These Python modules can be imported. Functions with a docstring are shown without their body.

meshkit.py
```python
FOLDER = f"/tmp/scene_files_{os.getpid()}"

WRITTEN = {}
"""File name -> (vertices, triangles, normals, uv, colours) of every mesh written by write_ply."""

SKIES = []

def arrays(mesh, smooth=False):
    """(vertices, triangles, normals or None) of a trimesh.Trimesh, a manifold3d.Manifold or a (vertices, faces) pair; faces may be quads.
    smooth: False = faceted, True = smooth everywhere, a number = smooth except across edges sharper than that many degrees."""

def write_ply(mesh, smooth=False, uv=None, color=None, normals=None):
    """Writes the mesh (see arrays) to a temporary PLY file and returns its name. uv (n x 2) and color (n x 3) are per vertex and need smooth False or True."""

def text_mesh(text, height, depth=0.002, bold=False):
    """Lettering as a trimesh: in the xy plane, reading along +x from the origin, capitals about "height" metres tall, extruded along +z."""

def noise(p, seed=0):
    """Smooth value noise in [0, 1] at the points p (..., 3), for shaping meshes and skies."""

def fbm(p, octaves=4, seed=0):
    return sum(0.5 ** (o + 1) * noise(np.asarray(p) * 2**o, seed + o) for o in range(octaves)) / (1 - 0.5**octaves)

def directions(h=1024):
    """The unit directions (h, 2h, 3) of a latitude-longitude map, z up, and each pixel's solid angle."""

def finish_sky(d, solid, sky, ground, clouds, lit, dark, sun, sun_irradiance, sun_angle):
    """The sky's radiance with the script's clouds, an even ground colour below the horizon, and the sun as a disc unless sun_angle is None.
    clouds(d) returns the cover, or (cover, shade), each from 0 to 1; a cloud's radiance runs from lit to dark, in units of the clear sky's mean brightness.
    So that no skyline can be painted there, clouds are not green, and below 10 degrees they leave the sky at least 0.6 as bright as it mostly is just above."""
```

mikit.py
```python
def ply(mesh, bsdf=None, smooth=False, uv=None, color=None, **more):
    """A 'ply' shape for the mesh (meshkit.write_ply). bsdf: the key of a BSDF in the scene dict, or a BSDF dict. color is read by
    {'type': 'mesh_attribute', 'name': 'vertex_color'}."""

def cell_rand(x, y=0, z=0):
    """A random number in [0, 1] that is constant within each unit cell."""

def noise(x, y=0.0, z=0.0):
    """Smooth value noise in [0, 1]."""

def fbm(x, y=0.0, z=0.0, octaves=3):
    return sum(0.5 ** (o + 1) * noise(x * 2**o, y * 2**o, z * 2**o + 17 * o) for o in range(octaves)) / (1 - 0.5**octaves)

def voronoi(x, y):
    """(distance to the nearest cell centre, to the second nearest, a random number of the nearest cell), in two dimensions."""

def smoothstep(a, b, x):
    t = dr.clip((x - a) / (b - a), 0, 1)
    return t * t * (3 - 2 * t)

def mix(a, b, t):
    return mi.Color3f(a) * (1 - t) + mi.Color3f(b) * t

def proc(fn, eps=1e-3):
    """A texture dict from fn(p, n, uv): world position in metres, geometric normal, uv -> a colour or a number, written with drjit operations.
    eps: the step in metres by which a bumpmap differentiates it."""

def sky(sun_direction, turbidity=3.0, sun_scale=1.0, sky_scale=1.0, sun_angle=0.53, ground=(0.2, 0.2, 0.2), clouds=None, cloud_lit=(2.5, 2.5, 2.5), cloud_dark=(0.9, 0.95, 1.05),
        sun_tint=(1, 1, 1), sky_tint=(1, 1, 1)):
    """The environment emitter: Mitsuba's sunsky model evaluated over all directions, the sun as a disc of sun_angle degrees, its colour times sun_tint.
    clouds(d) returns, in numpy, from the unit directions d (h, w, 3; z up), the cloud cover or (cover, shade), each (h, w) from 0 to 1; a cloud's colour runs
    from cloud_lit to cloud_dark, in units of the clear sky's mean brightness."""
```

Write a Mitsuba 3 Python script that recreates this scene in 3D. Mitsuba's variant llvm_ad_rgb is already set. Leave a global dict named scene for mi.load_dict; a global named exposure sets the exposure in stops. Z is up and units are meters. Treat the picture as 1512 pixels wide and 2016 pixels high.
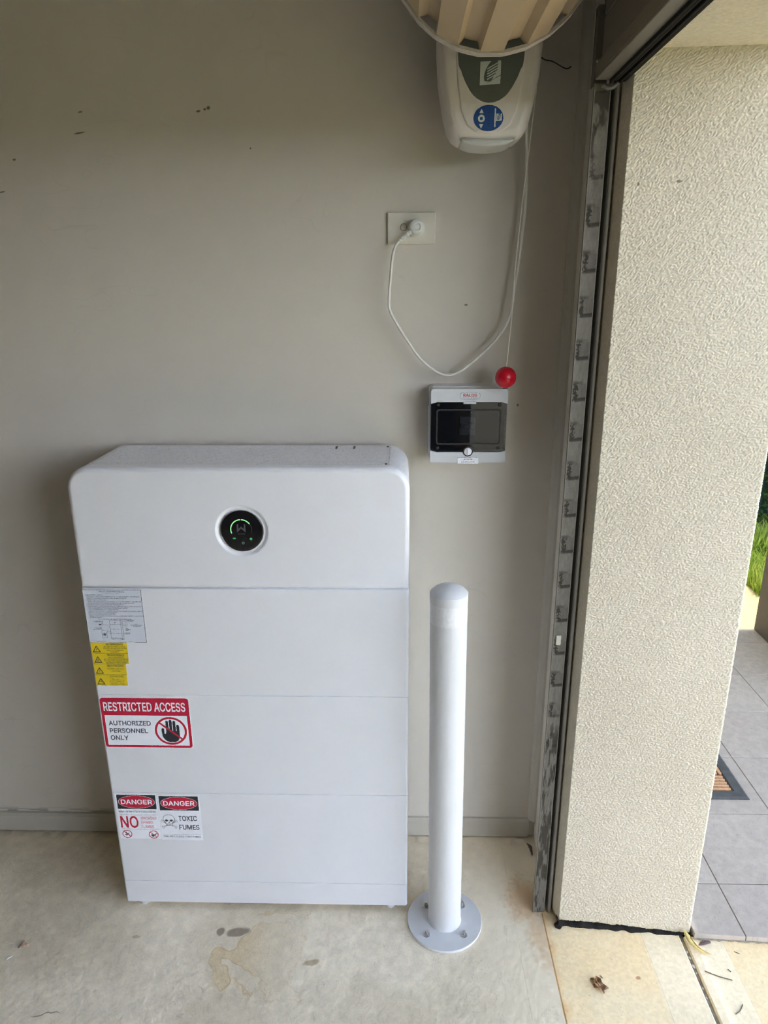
import math, random
import numpy as np
import trimesh
import drjit as dr
import mitsuba as mi
import meshkit, mikit
from mikit import noise, fbm, smoothstep, mix, voronoi
from shapely.geometry import Polygon, Point, LineString, MultiPolygon, box as sbox
from shapely import affinity
from shapely.ops import unary_union

random.seed(4)
RNG = np.random.default_rng(4)
T = mi.ScalarTransform4f
scene, labels = {}, {}

# ------------------------------------------------------------------ camera, sky, sun, exposure
CAM = np.array([0.0, -1.8281, 1.6503])
FWD = np.array([-0.024159, 0.952824, -0.302560])
UP = np.array([-0.002307, 0.302595, 0.953117])
scene['camera'] = {
    'type': 'perspective', 'fov_axis': 'x', 'fov': math.degrees(2 * math.atan(756 / 1390.35)), 'near_clip': 0.05, 'far_clip': 500,
    'to_world': T().look_at(origin=CAM.tolist(), target=(CAM + FWD).tolist(), up=UP.tolist())}


def cloud_cover(d):
    """Scattered cumulus in a flat layer: seen from the side, towards the horizon, they close up."""
    up = np.clip(d[..., 2], 0.0, 1.0)
    q = np.stack([d[..., 0] / (up + 0.12), d[..., 1] / (up + 0.12), 0 * up + 4.0], -1)
    n = meshkit.fbm(q * 1.1, 4, seed=3)
    cover = np.clip(0.12 + 0.88 * np.exp(-(up / 0.33) ** 2) + 1.2 * (n - 0.5), 0, 1)
    return cover, np.clip(1.2 * (n - 0.6), 0, 1)


scene['sky'] = mikit.sky((0.0, 0.50, 0.87), turbidity=4.0, sun_scale=0.26, sky_scale=1.0, ground=(0.15, 0.17, 0.09),
                         clouds=cloud_cover, cloud_lit=(5.2, 5.45, 5.9), cloud_dark=(2.6, 2.75, 3.0))
exposure = 3.84


# ------------------------------------------------------------------ helpers
def key(name, parent=None):
    full = parent + '__' + name if parent else name
    k, i = full, 0
    while k in scene or k in RESERVED:
        i += 1
        k = '%s_%03d' % (full, i)
    return k


RESERVED = set()


def thing(name, label, category, group=None, kind=None):
    k = key(name)
    RESERVED.add(k)
    tag(k, label, category, group, kind)
    return k


def tag(k, label=None, category=None, group=None, kind=None):
    d = labels.setdefault(k, {})
    for n, v in (('label', label), ('category', category), ('group', group), ('kind', kind)):
        if v:
            d[n] = v
    return k


def put(name, mesh, mat, parent=None, smooth=False, label=None, category=None, group=None, kind=None, **kw):
    k = key(name, parent)
    scene[k] = mesh if isinstance(mesh, dict) else mikit.ply(mesh, mat, smooth=smooth, **kw)
    if label or category or group or kind:
        tag(k, label, category, group, kind)
    return k


def cat(*ms):
    out = []
    for m in ms:
        out.extend(m if isinstance(m, (list, tuple)) else [m])
    return trimesh.util.concatenate(out)


def hull(pts):
    return trimesh.convex.convex_hull(np.asarray(pts, float))


def cbox(x0, x1, y0, y1, z0, z1, e=0.0):
    if e <= 0:
        m = trimesh.creation.box((x1 - x0, y1 - y0, z1 - z0))
        m.apply_translation(((x0 + x1) / 2, (y0 + y1) / 2, (z0 + z1) / 2))
        return m
    P = []
    for x, sx in ((x0, 1), (x1, -1)):
        for y, sy in ((y0, 1), (y1, -1)):
            for z, sz in ((z0, 1), (z1, -1)):
                P += [(x, y + sy * e, z + sz * e), (x + sx * e, y, z + sz * e), (x + sx * e, y + sy * e, z)]
    return hull(P)


def polys(g):
    return [p for p in getattr(g, 'geoms', [g]) if p.area > 1e-12]


def extr(g, depth):
    return cat([trimesh.creation.extrude_polygon(p, depth, engine='earcut') for p in polys(g)])


R_FACE = np.array([[1, 0, 0, 0], [0, 0, -1, 0], [0, 1, 0, 0], [0, 0, 0, 1.0]])


def face(g, y, depth=0.0002):
    """A shape drawn in x and z, standing on the plane y and thick towards -y."""
    m = extr(g, depth)
    m.apply_transform(R_FACE)
    m.apply_translation((0, y, 0))
    return m


def along_y(g, y0, y1):
    return face(g, y1, y1 - y0)


def rounded(g, r, n=8):
    return g.buffer(-r, quad_segs=n).buffer(r, quad_segs=n)


def rrect(x0, x1, z0, z1, r):
    return sbox(x0 + r, z0 + r, x1 - r, z1 - r).buffer(r, quad_segs=8)


def pillow(g, y_back, y_front, r, n=6):
    """A convex outline in x and z as a solid whose front edge is rounded with the radius r."""
    P = [(x, y_back, z) for x, z in g.exterior.coords]
    for i in range(n + 1):
        a = math.pi / 2 * i / n
        gi = g.buffer(-r * (1 - math.cos(a)), quad_segs=12) if i else g
        P += [(x, y_front + r * (1 - math.sin(a)), z) for x, z in gi.exterior.coords]
    return hull(P)


def smooth_path(pts, n=12):
    p = np.asarray(pts, float)
    p = np.vstack([2 * p[0] - p[1], p, 2 * p[-1] - p[-2]])
    out = []
    for i in range(1, len(p) - 2):
        for t in np.linspace(0, 1, n, endpoint=False):
            a, b, c, d = p[i - 1:i + 3]
            out.append(0.5 * (2 * b + (c - a) * t + (2 * a - 5 * b + 4 * c - d) * t * t + (3 * b - a - 3 * c + d) * t ** 3))
    out.append(p[-2])
    return np.array(out)


def tube(pts, radii, sides=12):
    p = np.asarray(pts, float)
    r = np.broadcast_to(np.asarray(radii, float), (len(p),))
    t = np.gradient(p, axis=0)
    t /= np.linalg.norm(t, axis=1, keepdims=True) + 1e-12
    a = np.cross(t[0], [0.3, 0.2, 0.9])
    a /= np.linalg.norm(a)
    ang = np.arange(sides) * 2 * np.pi / sides
    V = []
    for i in range(len(p)):
        a = a - t[i] * (a @ t[i])
        a /= np.linalg.norm(a)
        b = np.cross(t[i], a)
        V.append(p[i] + r[i] * (np.cos(ang)[:, None] * a + np.sin(ang)[:, None] * b))
    V = np.vstack(V + [p[:1], p[-1:]])
    F, n = [], len(p)
    for i in range(n - 1):
        for j in range(sides):
            k = (j + 1) % sides
            F += [(i * sides + j, i * sides + k, (i + 1) * sides + k), (i * sides + j, (i + 1) * sides + k, (i + 1) * sides + j)]
    for j in range(sides):
        k = (j + 1) % sides
        F += [(n * sides, k, j), (n * sides + 1, (n - 1) * sides + j, (n - 1) * sides + k)]
    return trimesh.Trimesh(V, F, process=False)


def lathe(profile, sections=48):
    return trimesh.creation.revolve(np.asarray(profile, float), sections=sections)


def turn_y(m, x, y, z):
    """A lathed part (axis +z) laid so that its axis points to -y."""
    m = m.copy()
    m.apply_transform(R_FACE)
    m.apply_translation((x, y, z))
    return m


_TEXT = {}


def text(s, x, z, h, y, width=None, align='l', bold=False, depth=0.00012):
    """Lettering that reads along +x on a plane y facing -y, baseline z."""
    if (s, bold) not in _TEXT:
        _TEXT[(s, bold)] = meshkit.text_mesh(s, 1.0, 1.0, bold)
    m = _TEXT[(s, bold)].copy()
    m.apply_scale((h, h, depth))
    x0, x1 = m.bounds[0][0], m.bounds[1][0]
    f = width / (x1 - x0) if width else 1.0
    w = (x1 - x0) * f
    off = {'l': x, 'c': x - w / 2, 'r': x - w}[align]
    m.apply_translation((-x0, 0, 0))
    m.apply_scale((f, 1, 1))
    m.apply_transform(R_FACE)
    m.apply_translation((off, y, z))
    return m


def ellipse(cx, cz, rx, rz):
    return affinity.scale(Point(cx, cz).buffer(1, quad_segs=24), rx, rz, origin=(cx, cz))


# ------------------------------------------------------------------ materials
def plastic(name, rgb, rough=0.4, spec=0.5, **kw):
    scene[name] = {'type': 'twosided', 'bsdf': {'type': 'principled', 'base_color': {'type': 'rgb', 'value': list(rgb)}, 'roughness': rough, 'specular': spec, **kw}}
    return name


def procmat(name, fn, rough=0.6, bump=None, scale=0.001, spec=0.3, eps=1e-3, **kw):
    b = {'type': 'principled', 'base_color': mikit.proc(fn), 'roughness': rough, 'specular': spec, **kw}
    if bump is not None:
        b = {'type': 'bumpmap', 'arbitrary': mikit.proc(bump, eps), 'scale': scale, 'bsdf': b}
    scene[name] = {'type': 'twosided', 'bsdf': b}
    return name


def in_poly(px, py, pts):
    """Signed distance to a polygon, below zero inside, in drjit."""
    pts = np.asarray(pts, float)
    pts = [(float(a), float(b)) for a, b in pts]
    d2, s = mi.Float(1e9), mi.Float(1.0)
    for i in range(len(pts)):
        (ax, ay), (bx, by) = pts[i], pts[i - 1]
        ex, ey = bx - ax, by - ay
        wx, wy = px - ax, py - ay
        t = dr.clip((wx * ex + wy * ey) / (ex * ex + ey * ey), 0, 1)
        qx, qy = wx - ex * t, wy - ey * t
        d2 = dr.minimum(d2, qx * qx + qy * qy)
        c1, c2, c3 = py >= ay, py < by, ex * wy > ey * wx
        s = dr.select((c1 & c2 & c3) | (~c1 & ~c2 & ~c3), -s, s)
    return s * dr.sqrt(d2)


STAIN = [(-.383, -.331), (-.395, -.343), (-.405, -.364), (-.421, -.389), (-.429, -.418), (-.447, -.425), (-.466, -.417), (-.486, -.415), (-.491, -.432),
         (-.494, -.454), (-.479, -.488), (-.460, -.520), (-.443, -.535), (-.427, -.527), (-.422, -.507), (-.435, -.484), (-.453, -.463), (-.460, -.443),
         (-.434, -.455), (-.403, -.475), (-.372, -.496), (-.350, -.504), (-.347, -.529), (-.323, -.559), (-.287, -.562), (-.244, -.558), (-.241, -.539),
         (-.281, -.509), (-.265, -.464), (-.255, -.426), (-.249, -.382), (-.264, -.355), (-.307, -.334), (-.347, -.337)]
DRIP = [(-.423, -.501), (-.403, -.507), (-.381, -.526), (-.364, -.545), (-.367, -.555), (-.383, -.542), (-.397, -.519)]
SLIVER = [(-.413, -.322), (-.368, -.312), (-.311, -.308), (-.251, -.329), (-.242, -.292), (-.289, -.293), (-.362, -.299)]


def blob(x, y, cx, cy, rx, ry, ang=0.0, wob=0.25, soft=0.25):
    c, s = math.cos(ang), math.sin(ang)
    u, v = ((x - cx) * c + (y - cy) * s) / rx, (-(x - cx) * s + (y - cy) * c) / ry
    r = dr.sqrt(u * u + v * v) + wob * (noise(x * 120, y * 120) - 0.5)
    return 1 - smoothstep(1 - soft, 1 + soft, r)


def floor_color(p, n, uv):
    x, y = p.x, p.y
    base = mix((.73, .64, .485), (.86, .765, .60), smoothstep(.3, .7, fbm(x * 5, y * 5, 0, 4)))
    base = base * (0.80 + 0.26 * fbm(x * 45, y * 45, 3, 3) + 0.16 * fbm(x * 330, y * 330, 8, 2))
    base = mix(base, (.84, .74, .565), 0.7 * smoothstep(.14, .33, x + .05 * fbm(x * 9, y * 9, 2, 2)))
    speck = smoothstep(.78, .95, noise(x * 340, y * 340, 7)) * smoothstep(.5, .8, noise(x * 22, y * 22, 9))
    base = base * (1 - 0.16 * speck)
    white = smoothstep(.90, .96, noise(x * 210, y * 210, 31))
    base = mix(base, (.86, .82, .72), 0.5 * white)
    wx, wy = x + .012 * (noise(x * 70, y * 70) - .5), y + .012 * (noise(x * 70, y * 70, 5) - .5)
    d = dr.minimum(dr.minimum(in_poly(wx, wy, STAIN), in_poly(wx, wy, DRIP)), in_poly(wx, wy, SLIVER) + .001)
    inside = 1 - smoothstep(-.002, .001, d)
    left = smoothstep(-.30, -.44, x)
    rim = dr.exp(-dr.square((d + .002) / .0025)) * (.35 + .65 * noise(x * 50, y * 50, 3))
    veins = smoothstep(.035, .0, dr.abs(fbm(x * 24 + 3, y * 24, 1, 3) - .5)) * inside
    base = mix(base, base * mi.Color3f(.92, .80, .58), inside * (.05 + .60 * left * (.6 + .5 * noise(x * 40, y * 40, 6))))
    base = mix(base, base * mi.Color3f(.78, .64, .46), dr.clip(rim * (.30 + .35 * left) + veins * .16, 0, 1))
    spots = dr.maximum(blob(x, y, -.483, -.368, .0105, .0125), blob(x, y, -.437, -.369, .031, .013, .18))
    base = mix(base, base * mi.Color3f(.45, .42, .41), spots)
    base = mix(base, base * mi.Color3f(.62, .58, .50), blob(x, y, -.229, -.455, .021, .008, .25, .5))
    base = mix(base, base * mi.Color3f(.72, .70, .64), blob(x, y, -.706, -.3885, .012, .005, .1, .5))
    crack = smoothstep(.0025, .0008, dr.abs(y + .603 + .006 * dr.sin(x * 70) + .004 * (noise(x * 90, 1) - .5))) * smoothstep(-.885, -.865, x) * smoothstep(-.805, -.825, x)
    base = mix(base, (.2, .18, .14), .7 * crack)
    rust = dr.maximum(blob(x, y, .352, -.25, .05, .07, 0, .6, .6), .8 * blob(x, y, .372, -.35, .028, .09, .1, .8, .7))
    base = mix(base, base * mi.Color3f(.80, .60, .43), .75 * rust)
    dirt = smoothstep(.06, 0.0, -y) * smoothstep(.45, .7, noise(x * 40, y * 40, 2))
    return mix(base, base * .55, dirt * .7)


def floor_bump(p, n, uv):
    return fbm(p.x * 90, p.y * 90, 0, 3)


procmat('mat_floor', floor_color, 0.75, floor_bump, 0.0012, 0.25)


def drive_color(p, n, uv):
    x, y = p.x, p.y
    smooth_band = dr.maximum(smoothstep(.636, .650, x) * (1 - smoothstep(.748, .752, x)), smoothstep(.752, .756, x) * (1 - smoothstep(.848, .853, x)))
    arcs = dr.sin(dr.sqrt(dr.square(x - .52) + dr.square((y + .78) * 1.1)) * 1600 + 9 * fbm(x * 9, y * 9, 1, 2))
    broom = .5 + .5 * arcs * smoothstep(.35, .6, noise(x * 18, y * 18, 4))
    c = mix((.93, .715, .42), (.96, .79, .51), broom)
    c = mix(c, (.93, .80, .56), .5 * smoothstep(.45, .75, fbm(x * 9, y * 9, 6, 3)))
    c = mix(c, mi.Color3f(.95, .815, .58) * (.9 + .2 * fbm(x * 12, y * 8, 2, 3)), smooth_band)
    c = c * (.9 + .2 * fbm(x * 160, y * 160, 0, 2))
    edge = smoothstep(.0012, .0, dr.abs(x - .643 - .003 * dr.sin(y * 9)))
    edge = dr.maximum(edge, smoothstep(.0012, .0, dr.abs(x - .8505)))
    c = mix(c, c * .72, .6 * edge)
    c = mix(c, c * mi.Color3f(.80, .62, .45), .8 * smoothstep(.425, .392, x + .02 * noise(x * 30, y * 30)))
    red = blob(x, y, .5967, -.4805, .006, .005, 0, .9, .4)
    c = mix(c, (.45, .22, .12), .8 * red)
    speck = smoothstep(.88, .96, noise(x * 260, y * 260, 3))
    return mix(c, c * .65, .35 * speck)


def drive_bump(p, n, uv):
    x, y = p.x, p.y
    arcs = dr.sin(dr.sqrt(dr.square(x - .52) + dr.square((y + .78) * 1.1)) * 1600 + 9 * fbm(x * 9, y * 9, 1, 2))
    return .5 * arcs * smoothstep(.35, .6, noise(x * 18, y * 18, 4)) + fbm(x * 130, y * 130, 0, 2)


procmat('mat_driveway', drive_color, 0.9, drive_bump, 0.0003, 0.1)


def wall_color(p, n, uv):
    x, z = p.x, p.z
    c = mix((.61, .57, .505), (.635, .60, .535), fbm(x * 3, z * 3, p.y * 3, 3))
    sc = mi.Float(0)
    for cx, cz, rx, rz in ((-.749, 2.043, .006, .0022), (-.7525, 2.0, .012, .0016), (-.4468, 2.049, .004, .003), (-.4564, 2.046, .0025, .002), (-.4708, 2.042, .005, .002),
                           (-.9195, 1.9446, .004, .002), (-.963, 1.874, .01, .0014), (-.3548, 1.9636, .002, .002), (.16, 1.609, .004, .0018), (.3, 1.36, .003, .003)):
        sc = dr.maximum(sc, blob(x, z, cx, cz, rx, rz, .15, .8, .3))
    c = mix(c, (.10, .085, .065), .85 * sc)
    faint = smoothstep(.022, .0, dr.abs(noise(x * 20, z * 34, 3) - .5)) * smoothstep(.72, .8, noise(x * 6, z * 6, 8))
    c = mix(c, c * .86, .4 * faint)
    low = smoothstep(.09, .066, z) * smoothstep(.4, .62, noise(x * 30, z * 300, 1)) * smoothstep(-.85, -.95, x)
    return mix(c, c * .5, low)


def wall_bump(p, n, uv):
    return fbm(p.x * 220, p.y * 220, p.z * 220, 2)


procmat('mat_wall', wall_color, 0.5, wall_bump, 0.00012, 0.35)
procmat('mat_trim', lambda p, n, uv: mi.Color3f(.52, .495, .43) * (.93 + .14 * fbm(p.x * 20, p.y * 20, p.z * 9, 3)), 0.6, spec=.2)


def stucco_color(p, n, uv):
    c = mix((.57, .52, .41), (.63, .58, .47), fbm(p.x * 6, p.y * 6, p.z * 6, 3))
    c = c * (.88 + .24 * fbm(p.x * 200, p.y * 200, p.z * 200, 2))
    c = mix(c, (.14, .11, .08), .8 * dr.maximum(blob(p.x, p.z, .455, 1.838, .0022, .003), blob(p.x, p.z, .53, 1.842, .006, .0022)))
    low = smoothstep(.05, .0, p.z + .03 * fbm(p.x * 30, p.z * 30, 1, 2))
    return mix(c, c * mi.Color3f(.82, .76, .64), .6 * low)


def stucco_fine(p, n, uv):
    return fbm(p.x * 160, p.y * 160, p.z * 160, 2)


procmat('mat_stucco', stucco_color, 0.8, stucco_fine, 0.0004, 0.2)
procmat('mat_stucco_beam', stucco_color, 0.8, lambda p, n, uv: fbm(p.x * 330, p.y * 330, p.z * 330, 2), 0.0014, 0.2)
procmat('mat_ceiling', lambda p, n, uv: mi.Color3f(.34, .33, .30) * (.97 + .06 * fbm(p.x * 5, p.y * 5, 0, 2)), 0.8)
procmat('mat_bare_wall', lambda p, n, uv: mi.Color3f(.22, .19, .165) * (.8 + .4 * fbm(p.x * 4, p.y * 4, p.z * 4, 3)), 0.85)
plastic('mat_cabinet', (.74, .75, .79), 0.32, 0.5)
plastic('mat_vent_lining', (.27, .28, .31), 0.6, .2)
plastic('mat_cabinet_inner', (.10, .10, .11), 0.5)
plastic('mat_black_gloss', (.006, .006, .008), 0.06, 0.6)
plastic('mat_black', (.015, .014, .014), 0.5)
plastic('mat_print_black', (.02, .022, .03), 0.5)
plastic('mat_print_navy', (.03, .035, .06), 0.5)
plastic('mat_sticker_white', (.86, .88, .95), 0.35)
plastic('mat_label_white', (.62, .66, .74), 0.35)
plastic('mat_sticker_yellow', (.72, .54, .015), 0.4)
plastic('mat_sticker_red', (.50, .012, .045), 0.4)
plastic('mat_print_grey', (.07, .07, .075), 0.5)
plastic('mat_chrome', (.72, .72, .74), 0.18, 0.5, metallic=1.0)
plastic('mat_steel', (.60, .60, .60), 0.32, 0.5, metallic=1.0)
plastic('mat_bollard', (.64, .65, .665), 0.35, 0.5)
plastic('mat_opener', (.64, .60, .565), 0.4)
plastic('mat_opener_grey', (.105, .118, .108), 0.35)
plastic('mat_logo', (.52, .56, .53), 0.4)
plastic('mat_blue', (.008, .05, .22), 0.4)
plastic('mat_lens', (.50, .51, .49), 0.15, 0.5)
plastic('mat_gpo', (.66, .635, .56), 0.35)
plastic('mat_gpo_line', (.05, .025, .02), 0.5)
plastic('mat_plug', (.68, .70, .68), 0.4)
plastic('mat_cord', (.72, .71, .67), 0.4)
plastic('mat_string', (.78, .74, .66), 0.7)
plastic('mat_isolator', (.60, .62, .65), 0.4)
plastic('mat_isolator_dark', (.12, .13, .15), 0.4)
plastic('mat_breaker', (.42, .44, .47), 0.4)
plastic('mat_rubber', (.018, .016, .014), 0.85, .2)
plastic('mat_dark_steel', (.10, .095, .085), 0.5)
plastic('mat_rail', (.13, .12, .10), 0.45)
plastic('mat_column', (.085, .07, .055), 0.6)
plastic('mat_fence', (.012, .040, .030), 0.5)
scene['mat_tint'] = {'type': 'thindielectric', 'int_ior': 1.5, 'specular_transmittance': {'type': 'rgb', 'value': [.42, .45, .49]}}
procmat('mat_ball', lambda p, n, uv: mix((.52, .004, .02), (.62, .10, .09), smoothstep(.86, .92, noise(p.x * 240, p.y * 240, p.z * 240)) * smoothstep(1.45, 1.43, p.z)), 0.28, spec=.5)
procmat('mat_curtain', lambda p, n, uv: mi.Color3f(.47, .37, .245) * (.86 + .2 * fbm(p.x * 14, p.y * 3, p.z * 14, 3)), 0.42, spec=.4)
procmat('mat_rim', lambda p, n, uv: mix((.36, .33, .29), (.50, .47, .43), fbm(p.x * 160, p.y * 160, p.z * 160, 3)), 0.9)


def tape_color(p, n, uv):
    a = dr.atan2(p.y + .322, p.x - .112) * .0437
    f1, f2, r = voronoi(a * 250, p.z * 250)
    cell = smoothstep(.02, .12, f2 - f1)
    return mix((.80, .81, .82), (.55, .57, .61), .6 * cell * (.5 + .5 * r))


procmat('mat_tape', tape_color, 0.22, spec=.7)


def track_dirt(p, n, uv):
    z = p.z
    c = mix((.10, .092, .076), (.21, .198, .172), .35 * noise(p.x * 900, 1, z * 700) + .65 * fbm(p.x * 260, 3, z * 60, 3))
    ph = z / .0878
    fr = ph - dr.floor(ph)
    w = (p.x - .383) * 30 + .25 * (noise(z * 300, p.x * 300) - .5)
    hook = smoothstep(.07, .02, dr.abs(fr - .14 - .04 * w)) * smoothstep(-.40, -.25, w) + .7 * smoothstep(.07, .0, dr.abs(fr - .56)) * smoothstep(.35, -.1, w) + smoothstep(.14, .05, dr.abs(w + .25)) * smoothstep(.10, .2, fr) * smoothstep(.58, .45, fr) + .35 * smoothstep(.14, .2, fr) * smoothstep(.56, .5, fr)
    hook = hook * smoothstep(.45, .75, z) * smoothstep(2.0, 1.75, z)
    low = smoothstep(.78, .5, z) * smoothstep(.42, .6, fbm(p.x * 150, 1, z * 22, 3))
    top = smoothstep(1.75, 1.95, z) * smoothstep(.45, .6, fbm(p.x * 60, 2, z * 24, 3))
    return mix(c, (.026, .020, .014), dr.clip(.85 * hook + .8 * low + .8 * top, 0, .93))


procmat('mat_track_face', track_dirt, 0.7, spec=.3)
procmat('mat_track', lambda p, n, uv: mi.Color3f(.19, .18, .155) * (.8 + .4 * fbm(p.x * 120, p.y * 60, p.z * 14, 3)), 0.45, spec=.4)
TILE_VARIANTS = []
for i, rgb in enumerate(((.475, .420, .375), (.450, .400, .360), (.50, .448, .400))):
    TILE_VARIANTS.append(procmat('mat_tile_%s' % 'abc'[i], (lambda c: lambda p, n, uv: mi.Color3f(c) * (.86 + .22 * fbm(p.x * 60, p.y * 60, 0, 3)) * (1 - .15 * smoothstep(.8, .86, noise(p.x * 400, p.y * 400))))(rgb), 0.6, spec=.25))
plastic('mat_tile_edge', (.10, .10, .095), 0.6)
procmat('mat_grout', lambda p, n, uv: mi.Color3f(.13, .125, .115) * (.8 + .4 * fbm(p.x * 90, p.y * 90, p.z * 90, 2)), 0.9)
procmat('mat_mortar', lambda p, n, uv: mi.Color3f(.30, .27, .21) * (.5 + 1.0 * fbm(p.x * 120, p.y * 120, p.z * 120, 3)), 0.9)
procmat('mat_path', lambda p, n, uv: mi.Color3f(.60, .52, .35) * (.9 + .2 * fbm(p.x * 40, p.y * 40, 0, 3)), 0.85)
procmat('mat_mat_rubber', lambda p, n, uv: mi.Color3f(.075, .078, .080) * (.8 + .5 * fbm(p.x * 60, p.y * 60, 0, 3)), 0.6)
procmat('mat_coir', lambda p, n, uv: mi.Color3f(.56, .33, .19) * (.7 + .6 * fbm(p.x * 260, p.y * 260, 0, 3)), 0.95)
procmat('mat_soil', lambda p, n, uv: mix((.10, .07, .045), (.20, .15, .09), fbm(p.x * 30, p.y * 30, p.z * 30, 3)), 0.95)
procmat('mat_lawn_base', lambda p, n, uv: mix((.05, .08, .015), (.09, .13, .03), fbm(p.x * 14, p.y * 14, 0, 3)), 0.95)
scene['mat_grass'] = {'type': 'principledthin', 'base_color': mikit.proc(lambda p, n, uv: mix((.22, .38, .05), (.50, .56, .14), fbm(p.x * 25, p.y * 25, p.z * 12, 2))), 'roughness': .6, 'diff_trans': .7}
scene['mat_leaf'] = {'type': 'principledthin', 'base_color': {'type': 'rgb', 'value': [.05, .10, .03]}, 'roughness': .5, 'diff_trans': .5}
plastic('mat_blossom', (.7, .66, .6), 0.8)
procmat('mat_yellow_leaf', lambda p, n, uv: mi.Color3f(.62, .50, .19) * (.75 + .4 * fbm(p.x * 120, p.y * 120, 0, 3)), 0.6)
procmat('mat_purple_leaf', lambda p, n, uv: mi.Color3f(.17, .125, .12) * (.7 + .6 * fbm(p.x * 120, p.y * 120, 0, 3)), 0.7)
procmat('mat_brown_leaf', lambda p, n, uv: mix((.17, .09, .045), (.52, .32, .16), smoothstep(.35, .65, fbm(p.x * 130, p.y * 130, p.z * 130, 3))), 0.7)
plastic('mat_twig', (.16, .13, .10), 0.8)
procmat('mat_pebble', lambda p, n, uv: mix((.55, .50, .44), (.74, .70, .64), noise(p.x * 150, p.y * 150, p.z * 150)), 0.8)
plastic('mat_pebble_red', (.40, .20, .12), 0.8)
procmat('mat_chip', lambda p, n, uv: mix((.40, .26, .17), (.55, .42, .32), noise(p.x * 200, p.y * 200, 1)), 0.8)
plastic('mat_paper', (.70, .69, .66), 0.8)


def emit(k, rgb):
    scene[k]['emitter'] = {'type': 'area', 'radiance': {'type': 'rgb', 'value': list(rgb)}}


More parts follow.
